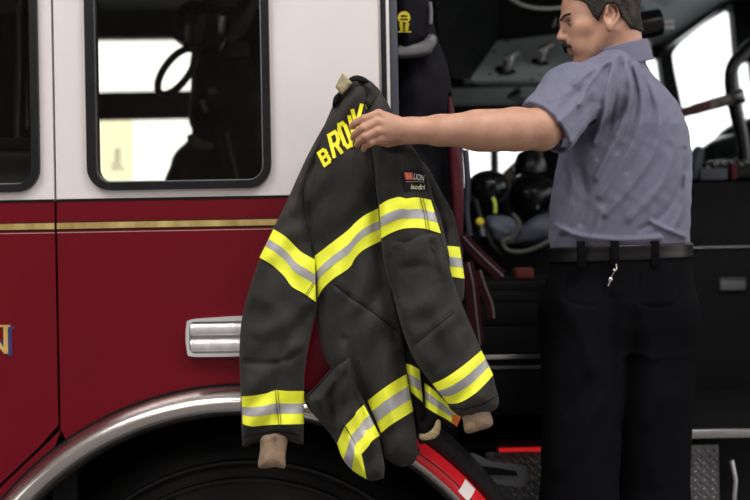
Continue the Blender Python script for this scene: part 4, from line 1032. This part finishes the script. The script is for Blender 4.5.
# hair, brows, moustache, eyes
def hair_sdf(p):
    q = (p - HO.astype(f32)) @ AXS.T; F, S, U = q[:, 0], q[:, 1], q[:, 2]
    d = smin(head_sdf(p), neck_sdf(p), .018)
    nz = .0016 * np.sin(q[:, 0] * 420 + 3 * np.sin(q[:, 2] * 160)) * np.sin(q[:, 2] * 300 + q[:, 1] * 340) + .0008 * np.sin(q[:, 0] * 900 + q[:, 2] * 700)
    line = np.interp(F, [-.12, -.075, -.048, -.030, -.006, .008, .022, .034, .046, .056, .066, .085, .10, .13], [-.052, -.050, -.042, -.010, .026, .032, .012, -.006, .012, .046, .060, .070, .094, .10])
    grow = .0065 + .004 * np.clip((U - .03) / .08, 0, 1)
    h = smax(d - grow - nz, (line - U) * .7 + nz, .006)
    A = np.array(((.96, 0, .28), (0, 1, 0), (-.28, 0, .96)), f32)
    return np.maximum(h, -np.minimum(ell_(q, (.002, .080, -.002), (.024, .022, .040), A), ell_(q, (.002, -.080, -.002), (.024, .022, .040), A)))
sdf_obj('hair', hair_sdf, HO - .16, HO + .19, .0028, M['hair'], man, 1)['label'] = 'short dark hair greying at the nape'
def mou(p):
    q = (p - HO.astype(f32)) @ AXS.T; d = head_sdf(p)
    s = np.abs(q[:, 1]); c = -.0380 - 5 * s * s - .12 * s
    r = np.maximum(np.maximum(np.abs(q[:, 2] - c) - (.0076 - .08 * s), s - .040), .085 - q[:, 0])
    return smax(d - .0075, r, .003)
mh = sdf_obj('moustache', mou, HO - .16, HO + .17, .0022, M['dhair'], man, 1)
def brow(p):
    q = (p - HO.astype(f32)) @ AXS.T; d = head_sdf(p); s = np.abs(q[:, 1])
    c = .0375 + .10 * (s - .03) - 9 * (s - .03) ** 2
    r = np.maximum(np.maximum(np.abs(q[:, 2] - c) - .0034, np.abs(s - .030) - .021), .07 - q[:, 0]); return smax(d - .0022, r, .002)
sdf_obj('eyebrows', brow, HO - .16, HO + .17, .0022, M['dhair'], man, 1)
for s in (1, -1):
    c = Hd(.0965, .033 * s, .014)
    bm = BM(); ellipsoid(bm, c + Fv * .0028, (.0118, .0118, .0118)); ey = from_bm('eye', bm, M['eye'], man)
    bm = BM(); ellipsoid(bm, c + Fv * .0098, (.0060, .0060, .0060)); from_bm('iris', bm, M['iris'], ey)
    bm = BM(); tube(bm, catmull([Hd(.1005, .020 * s, .0185), Hd(.110, .030 * s, .0215), Hd(.106, .040 * s, .0205), Hd(.097, .047 * s, .0155)], 5), .0019, 8); from_bm('upper_lid', bm, M['dhair'], ey)

# polo shirt: body, sleeve and collar as one garment
SA = np.array(P(600, 90, .02)); HC = np.array(P(546.5, 130.5, -.145)); sd = (HC - SA) / np.linalg.norm(HC - SA)
lean = np.array((-.80, -.42, -.50)); lean /= np.linalg.norm(lean); pn = np.array((-.76, -.25, -.62)); pn /= np.linalg.norm(pn)
ridges = [  # folds of the shirt in photo position: line, height, width
    ([(616, 57), (612, 72), (607, 92), (603, 116), (594, 142)], .009, 4.5), ([(612, 58), (600, 70), (588, 86), (580, 104)], .006, 4.0), ([(608, 62), (592, 70), (574, 84)], .006, 4.0),
    ([(621, 60), (618, 80), (614, 104), (608, 136), (598, 158)], -.005, 4.0), ([(626, 62), (630, 84), (626, 112), (612, 146), (596, 178)], .007, 5.0), ([(634, 66), (642, 92), (640, 124), (624, 160), (600, 196)], .006, 6.0),
    ([(630, 66), (636, 92), (632, 120), (618, 152)], -.005, 4.0), ([(650, 84), (660, 112), (656, 146), (634, 182), (606, 214)], .006, 6.0), ([(645, 80), (651, 110), (646, 140), (628, 172)], -.004, 4.5),
    ([(674, 112), (676, 146), (662, 184), (630, 218)], .005, 7.0), ([(684, 150), (680, 186), (664, 214), (640, 230)], -.004, 5.0), ([(686, 176), (684, 206), (672, 230)], .005, 5.0),
    ([(566, 160), (572, 182), (568, 210), (560, 232)], .006, 6.0), ([(580, 168), (586, 196), (582, 224)], -.005, 6.0), ([(600, 210), (596, 228), (590, 242)], .005, 6.0), ([(556, 226), (580, 236), (620, 240), (660, 238)], .006, 4.5), ([(652, 222), (668, 230), (684, 236)], .006, 4.0),
    ([(592, 92), (574, 108), (558, 122)], .0028, 5.0), ([(584, 82), (566, 92), (549, 101)], .0028, 5), ([(598, 108), (584, 126), (572, 142)], .0035, 5.0), ([(592, 102), (574, 122)], -.0022, 4.5), ([(578, 92), (560, 108)], -.002, 4.5)]
RL = [(np.array(catmull(l, 4)), a, w) for l, a, w in ridges]
def wrinkle(p):
    px, py = to_px(p.astype(float)); h = np.zeros(len(p))
    for l, a, w in RL: h += 1.5 * a * np.exp(-(seg_dist(px, py, l) / (.62 * w)) ** 2)
    h += .0012 * np.sin(px * .31 + 2 * np.sin(py * .11)) * np.sin(py * .17 + px * .06)
    return h.astype(f32)
MD = np.array(P(571, 97, -.055))
def sleeve_out(p):
    return smin(cap_(p, SA, MD, .088, .082), cap_(p, MD, HC + sd * .05, .082, .0830), .03)
def shirt_sdf(p):
    d = loft_(p, tors, 0.0)
    yoke = smin(cap_(p, P(596, 84, .04), P(630, 84, .18), .062, .058), cap_(p, P(612, 72, .06), P(628, 76, .17), .06, .052), .03)
    d = smin(d, yoke, .035)
    sl = smax(sleeve_out(p), ((p - HC.astype(f32)) @ pn.astype(f32)), .003)        # sleeve ends at its hem
    d = smin(d, sl, .022)
    s2 = cap_(p, SH2, SH2 + (EL2 - SH2) * .55, .07, .066); d = smin(d, s2, .03)
    d = d - wrinkle(p)
    d = smax(d, -cap_(p, SA + sd * .115, HC + sd * .2, .062, .0775), .002)
    d = smax(d, P(620, 254, Yc).z - p[:, 2], .004)
    return smax(d, -(neck_sdf(p) - .004), .003)
lo_s = np.array((P(515, 100, 0).x, -.34, P(600, 262, .1).z)); hi_s = np.array((P(705, 100, .1).x, .52, P(610, 38, .1).z))
shirt = sdf_obj('polo_shirt', shirt_sdf, lo_s, hi_s, .0036, M['shirt'], man, 1)
CA = Hd(-.022, 0, -.02); na = (CA - NB) / np.linalg.norm(CA - NB)
cn = np.array((-.20, -.12, 1.0)); cn /= np.linalg.norm(cn); cc = np.array(P(620, 52, .11))
def collar_sdf(p):
    d = neck_sdf(p); flare = np.clip(-((p - cc.astype(f32)) @ cn.astype(f32)), -.03, .05) * .14
    sh = np.abs(d - .012 - flare) - .0042
    t = (p - cc.astype(f32)) @ cn.astype(f32)
    return smax(sh, np.maximum(t - .021, -.040 - t), .003)
sdf_obj('shirt_collar', collar_sdf, HO - np.array((.14, .14, .22)), HO + np.array((.2, .16, .05)), .0026, M['shirt'], man, 1)
# belt and trousers
bn = np.array((-.02, 0, 1.0)); bc = np.array(P(620, 252.5, Yc))
def belt_sdf(p):
    d = loft_(p, tors, .004, zlo=-9, zhi=9); t = (p - bc.astype(f32)) @ bn.astype(f32)
    return smax(smax(d - .004, -(d + .006), .001), np.abs(t) - .021, .003)
be = sdf_obj('belt', belt_sdf, (P(530, 250, .1).x, -.1, bc[2] - .05), (P(705, 250, .1).x, .36, bc[2] + .05), .0034, M['belt'], man, 1)
for x in (581, 615, 655, 680):
    yy = 254; px_ = P(x, yy, Yc)
    k = min(.98, abs((px_.x - bc[0]) / .193)); yv = Yc - .15 * (1 - k ** 2.35) ** (1 / 2.35) - .008
    bm = BM(); a = P(x - 4.5, 241, yv); b = P(x + 4.5, 266, yv); box(bm, (a.x, yv - .004, b.z), (b.x, yv + .004, a.z), .002); from_bm('belt_loop', bm, M['pants'], man)
tr_r = [(np.array(catmull(l, 4)), a, w) for l, a, w in [
    ([(560, 300), (580, 330), (596, 380)], .006, 9), ([(612, 300), (612, 360), (616, 430)], -.008, 6), ([(640, 310), (650, 360), (646, 420)], .007, 9), ([(675, 320), (672, 380)], -.005, 8), ([(600, 400), (580, 440), (560, 470)], .008, 7), ([(590, 380), (570, 410)], -.006, 7), ([(660, 400), (650, 440), (655, 480)], .007, 8), ([(566, 275), (566, 300), (600, 304), (602, 276)], -.003, 1.6), ([(640, 276), (640, 304), (676, 304), (677, 278)], -.003, 1.6)]]
def pants_sdf(p):
    a, b = legs_sdf(p, 0.012); d = smin(loft_(p, pelv, .002), smin(a, b, .012), .045)
    px, py = to_px(p.astype(float)); h = np.zeros(len(p))
    for l, am, w in tr_r: h += am * np.exp(-(seg_dist(px, py, l) / w) ** 2)
    return smax(d - h.astype(f32), ZS + .03 - p[:, 2], .004)
sdf_obj('trousers', pants_sdf, (P(525, 300, .1).x, -.14, P(600, 615, .1).z), (P(712, 300, .1).x, .42, P(600, 240, .1).z), .0045, M['pants'], man, 1)
for (x, y) in ((592, .07), (654, .19)):
    c = np.array(P(x, 600, y)); c[2] = ZS
    def shoe(p, c=c):
        fdir = np.array((-.25, .968, 0)); a = c + np.array((0, 0, .035)) - fdir * .06; b = c + np.array((0, 0, .032)) + fdir * .15
        d = smin(cap_(p, a, b, .045, .04), cap_(p, c + np.array((0, 0, .04)) - fdir * .03, c + np.array((0, 0, .14)) - fdir * .03, .052, .062), .03)
        return smax(d, ZS - p[:, 2], .003)
    sdf_obj('shoe', shoe, c - np.array((.26, .26, .01)), c + np.array((.26, .26, .22)), .006, M['gloss'], man, 1)
# key clip hanging on the back pocket
def rear_y(x, y): 
    pz = P(x, y, Yc); k = min(.98, abs((pz.x - bc[0]) / .2)); return Yc - .155 * (1 - k ** 2.35) ** (1 / 2.35) - .012
yk = rear_y(612, 275)
kc = thing('key_clip', P(610, 287, yk), 'small silver key clip hanging from the back of the black belt', 'key clip')
bm = BM(); tube(bm, catmull([P(616, 264, yk - .006), P(616.5, 268, yk - .01), P(615, 271, yk - .01), P(613.5, 269, yk - .008)], 6), .0026, 8); from_bm('clip', bm, M['chrome'], kc)
bm = BM(); tube(bm, [P(615, 270, yk - .008), P(611, 278, yk - .008)], .0018, 8); from_bm('chain', bm, M['grey'], kc)
bm = BM(); ellipsoid(bm, P(610.5, 279.5, yk - .008), (.006, .004, .007)); tube(bm, [P(610, 281, yk - .008), P(608, 286, yk - .008)], .0022, 8); from_bm('key', bm, M['chrome'], kc)

# ================================================================== things kept in the cab
def mask(nm, px, py, Y, r, lab, band_):
    c = P(px, py, Y); t = thing(nm, (c.x, c.y, c.z - r * 1.1), lab, 'air mask', None)
    bm = BM(); ellipsoid(bm, c, (r * 1.12, r, r * .92), seg=28, rings=18); from_bm('mask_shell', bm, M['gloss'], t)
    bm = BM(); tube(bm, [c + Vector((math.cos(a) * r * 1.1, -r * .35, math.sin(a) * r * .86)) for a in np.linspace(0, 6.28, 33)[:-1]], r * .12, 10, True); from_bm('mask_seal', bm, M['rubber'], t)
    bm = BM(); lathe(bm, [(r * .46, 0), (r * .5, r * .25), (r * .42, r * .5), (r * .2, r * .56)], c + Vector((-r * .1, -r * .7, -r * .55)), (-.3, -1, -.55)); rg_ = from_bm('regulator', bm, M['gloss'], t)
    if band_:
        bm = BM(); ribbon(bm, catmull([P(493, 198, Y - .17), P(495, 204, Y - .19), P(495, 213, Y - .19)], 4), .0065); from_bm('yellow_green_band', bm, M['lime2'], rg_)
    bm = BM(); tube(bm, catmull([c + Vector((-r * 1.0, -r * .3, r * .3)), c + Vector((-r * 1.2, -.05, -r * .2)), c + Vector((-r * 1.05, -.08, -r * .9))], 6), .010, 8); from_bm('head_strap', bm, M['rubber'], t)
    return t
mask('air_mask', 488, 188, 1.02, .066, 'black air mask with yellow-green band, left one above the seat base', True)
mask('air_mask', 530, 196, 1.22, .086, 'larger plain black air mask nearest the man, right one above the seat base', False)
hz = P(530, 196, 1.22) + Vector((0, 0, .0795)); bm = BM(); lathe(bm, [(.0, .004), (.062, .004), (.064, .012), (.060, .05), (.045, .085), (.02, .100), (.0, .102)], hz, (0, 0, 1)); o = from_bm('helmet', bm, M['gloss']); tag(o, 'black domed helmet sitting on top of the larger air mask', 'helmet')
t = thing('air_gauge', P(482, 232, .86), 'round yellow gauge on a grey hose clip below the left air mask', 'gauge')
bm = BM(); lathe(bm, [(.014, 0), (.0145, .012), (.010, .016), (.0, .0165)], P(479.5, 222, .88), (0, -1, .1), 20); from_bm('gauge_face', bm, mat('gauge_yellow', (.75, .58, .03), .4), t)
bm = BM(); tube(bm, [P(480, 225, .89), P(483, 236, .89)], .0095, 10); from_bm('gauge_stem', bm, M['greyband'], t)
bm = BM(); tube(bm, [P(474, 200, .9), P(480, 222, .9), P(492, 246, .9), P(500, 256, .9)], .012, 10); from_bm('gauge_strap', bm, M['rubber'], t)
bm = BM(); tube(bm, catmull([P(512, 214, .875), P(519, 224, .87), P(513, 236, .865), P(503, 242, .86), P(507, 250, .86), P(522, 252, .86), P(540, 246, .86), P(553, 238, .865)], 8), .0085, 10)
tag(from_bm('breathing_hose', bm, mat('olive_hose', (.055, .055, .045), .6)), 'looped dull grey hose below the black air masks', 'hose')
t = thing('folded_jacket', P(505, 240, .98), 'blue-grey folded jacket lying behind the breathing hose', 'jacket')
Puff([(485, 218), (500, 215), (513, 219), (520, 226), (536, 216), (556, 214), (560, 240), (540, 244), (500, 246), (486, 236)], .945, .045, .03, 10, folds=[([(512, 219), (516, 232), (508, 244)], -.02, 4), ([(490, 226), (508, 232)], .01, 4)], seed=5, namp=.006).build('jacket_body', M['bluegrey'], t, 2.5)
bm = BM(); a, b = P(514, 281.2, .5), P(532, 267.5, .5); zs_ = P(448, 281.5, .44).z + .002; box(bm, (a.x, .46, zs_), (b.x, .54, b.z), .008); pc = from_bm('pouch_body', bm, M['pouch']); pc.name = 'red_pouch'; tag(pc, 'small red brown pouch lying on the black seat cushion', 'pouch')
bm = BM(); tube(bm, [P(523, 268.5, .5), P(527, 263, .5), P(530, 268.5, .5)], .005, 8); from_bm('pouch_tag', bm, M['greyband'], pc)
bm = BM(); tube(bm, catmull([P(505, -6, 1.1), P(520, 4, 1.1), P(537, 8, 1.1), P(556, 8, 1.1), P(580, 4, 1.1)], 8), .0065, 10)
tag(from_bm('white_cord', bm, M['cord']), 'white cord drooping from the dark cab ceiling', 'cord')
for dx in (0, 6):
    bm = BM(); tube(bm, [P(553 + dx, 27, 1.2), P(556 + dx, 18, 1.2)], .005, 8); h_ = from_bm('ceiling_hook', bm, M['grey']); tag(h_, 'small grey hook on the dark ceiling before the man', 'hook', 'ceiling hooks')
# clutter on the right hand dash
bm = BM(); zt = P(700, 182.2, 1.0).z + .008; a, b = P(700, 181, 1.02), P(727, 168, 1.02); box(bm, (a.x, 1.01, zt), (b.x, 1.05, b.z), .006); tag(from_bm('binder', bm, M['bluegrey']), 'blue-grey binder lying on the right hand dashboard', 'binder')
bm = BM(); c = P(733.5, 172, 1.02); box(bm, (c.x - .011, 1.01, zt), (c.x + .011, 1.04, zt + .062), .004); tag(from_bm('radio', bm, M['maroon']), 'small maroon handset standing beside the binder', 'radio')
Puff([(688, 160), (694, 148), (700, 146), (704, 152), (701, 172), (694, 180), (688, 178)], 1.34, .02, .02, 6, seed=3).build('map_pocket', M['bluegrey'], truck, 2.5)
t = thing('radio_set', P(735, 176, 1.1), 'black radio set with switches on the right hand dashboard', 'radio')
bm = BM(); a, b = P(712, 172, 1.07), P(762, 159, 1.07); box(bm, (a.x, 1.07, zt + .003), (b.x, 1.2, b.z), .01); from_bm('radio_body', bm, M['gloss'], t)
for x, y in ((722, 164), (730, 163), (740, 165), (746, 163)):
    bm = BM(); lathe(bm, [(.010, 0), (.009, .02), (.0, .022)], P(x, y, 1.072), (0, -1, .2), 12); from_bm('radio_knob', bm, M['grey'], t)

# ---------------------------------------------------------------- gear hanging inside the crew window
g = thing('hanging_gear', P(210, 186, .75), 'black fire coat hanging inside the side window with a dull yellow-green band', 'coat')
Puff([(196, 44), (190, 62), (191, 80), (190, 96), (188, 108), (189, 122), (192, 132), (186, 142), (176, 152), (171, 164), (171, 192), (264, 192), (264, 96), (252, 60), (240, 44), (216, 38)], .96, .08, .06, 22, folds=[([(214, 130), (222, 160), (228, 186)], .012, 4), ([(200, 100), (214, 112), (232, 104)], .014, 6), ([(196, 132), (214, 142), (236, 140)], -.016, 5), ([(196, 60), (204, 90)], .01, 6)], seed=13, namp=.006).build('coat_body', M['black'], g, 3)
gp = Puff([(187, 137), (193, 134), (204, 141), (213, 143), (212, 149), (203, 149.5), (193, 146)], .865, .012, .01, 5, seed=2, namp=.001).build('reflective_cuff', M['olive'], g, 1.6)
bm = BM(); ribbon(bm, catmull([P(227, 132, .855), P(231, 152, .85), P(236, 172, .855), P(239, 188, .86)], 5), .006); from_bm('coat_zip', bm, M['brownlight'], g)
bm = BM(); ribbon(bm, [P(208, 92, .86), P(216, 90, .86)], .011); ribbon(bm, [P(202, 100, .865), P(206, 112, .86)], .008); from_bm('strap_buckle', bm, M['greyband'], g)
t = thing('breathing_set', P(205, 52, .68), 'black breathing set with a looped hose hanging in the side window', 'breathing set')
bm = BM(); lathe(bm, [(.05, 0), (.085, .02), (.095, .07), (.085, .13), (.05, .16), (0, .165)], P(197, 50, .72), (.25, -.2, 1)); from_bm('set_body', bm, M['gloss'], t)
bm = BM(); ellipsoid(bm, P(206, 20, .7), (.075, .06, .06)); ellipsoid(bm, P(188, 26, .72), (.05, .05, .05)); from_bm('face_piece', bm, M['rubber'], t)
bm = BM(); c = P(199, 48, .63); box(bm, (c.x - .03, .62, c.z - .008), (c.x + .012, .64, c.z + .006), .003); from_bm('red_tag', bm, mat('dull_red', (.05, .012, .012), .6), t)
ctr = np.array((176.5, 71.5)); ang = math.radians(-53)
lp = [(ctr[0] + 27 * math.cos(t_) * math.cos(ang) - 12 * math.sin(t_) * math.sin(ang), ctr[1] + 27 * math.cos(t_) * math.sin(ang) + 12 * math.sin(t_) * math.cos(ang)) for t_ in np.linspace(0, 6.283, 41)[:-1]]
bm = BM(); tube(bm, [P(x, y, .68) for x, y in lp], .0115, 10, True); from_bm('looped_hose', bm, M['rubber'], t)
for px_, py_ in ((191, 10.5), (194, 12), (192, 17)):
    bm = BM(); ellipsoid(bm, P(px_, py_, .63), (.004, .004, .006), seg=8, rings=6); from_bm('stud', bm, M['chrome'], t)
t = thing('khaki_bag', P(228, 40, 1.1), 'khaki webbing bag with straps at the top of the side window', 'bag')
Puff([(206, -30), (203, 4), (212, 20), (224, 34), (236, 40), (252, 20), (262, -30)], 1.15, .06, .05, 14, folds=[([(206, 6), (220, 24), (234, 38)], .02, 4)], seed=3, namp=.008).build('bag_body', mat('khaki_cloth', (.035, .033, .025), .8, var=.2, bump=.2), t, 3)
bm = BM(); ribbon(bm, catmull([P(204, 5, 1.06), P(210, 16, 1.05), P(219, 30, 1.06)], 4), .012); from_bm('bag_strap', bm, M['brownlight'], t)
bm = BM(); c = P(231, 12, 1.05); box(bm, (c.x - .024, 1.04, c.z - .028), (c.x + .022, 1.07, c.z + .022), .006); from_bm('bag_buckle', bm, M['black'], t)
bx(228, 42, 248, 55, .83, .86, M['slate'], 'seat_label', truck)
SC.view_settings.view_transform='Standard'; SC.view_settings.look='None'; SC.view_settings.exposure=0.0; SC.view_settings.gamma=1.0
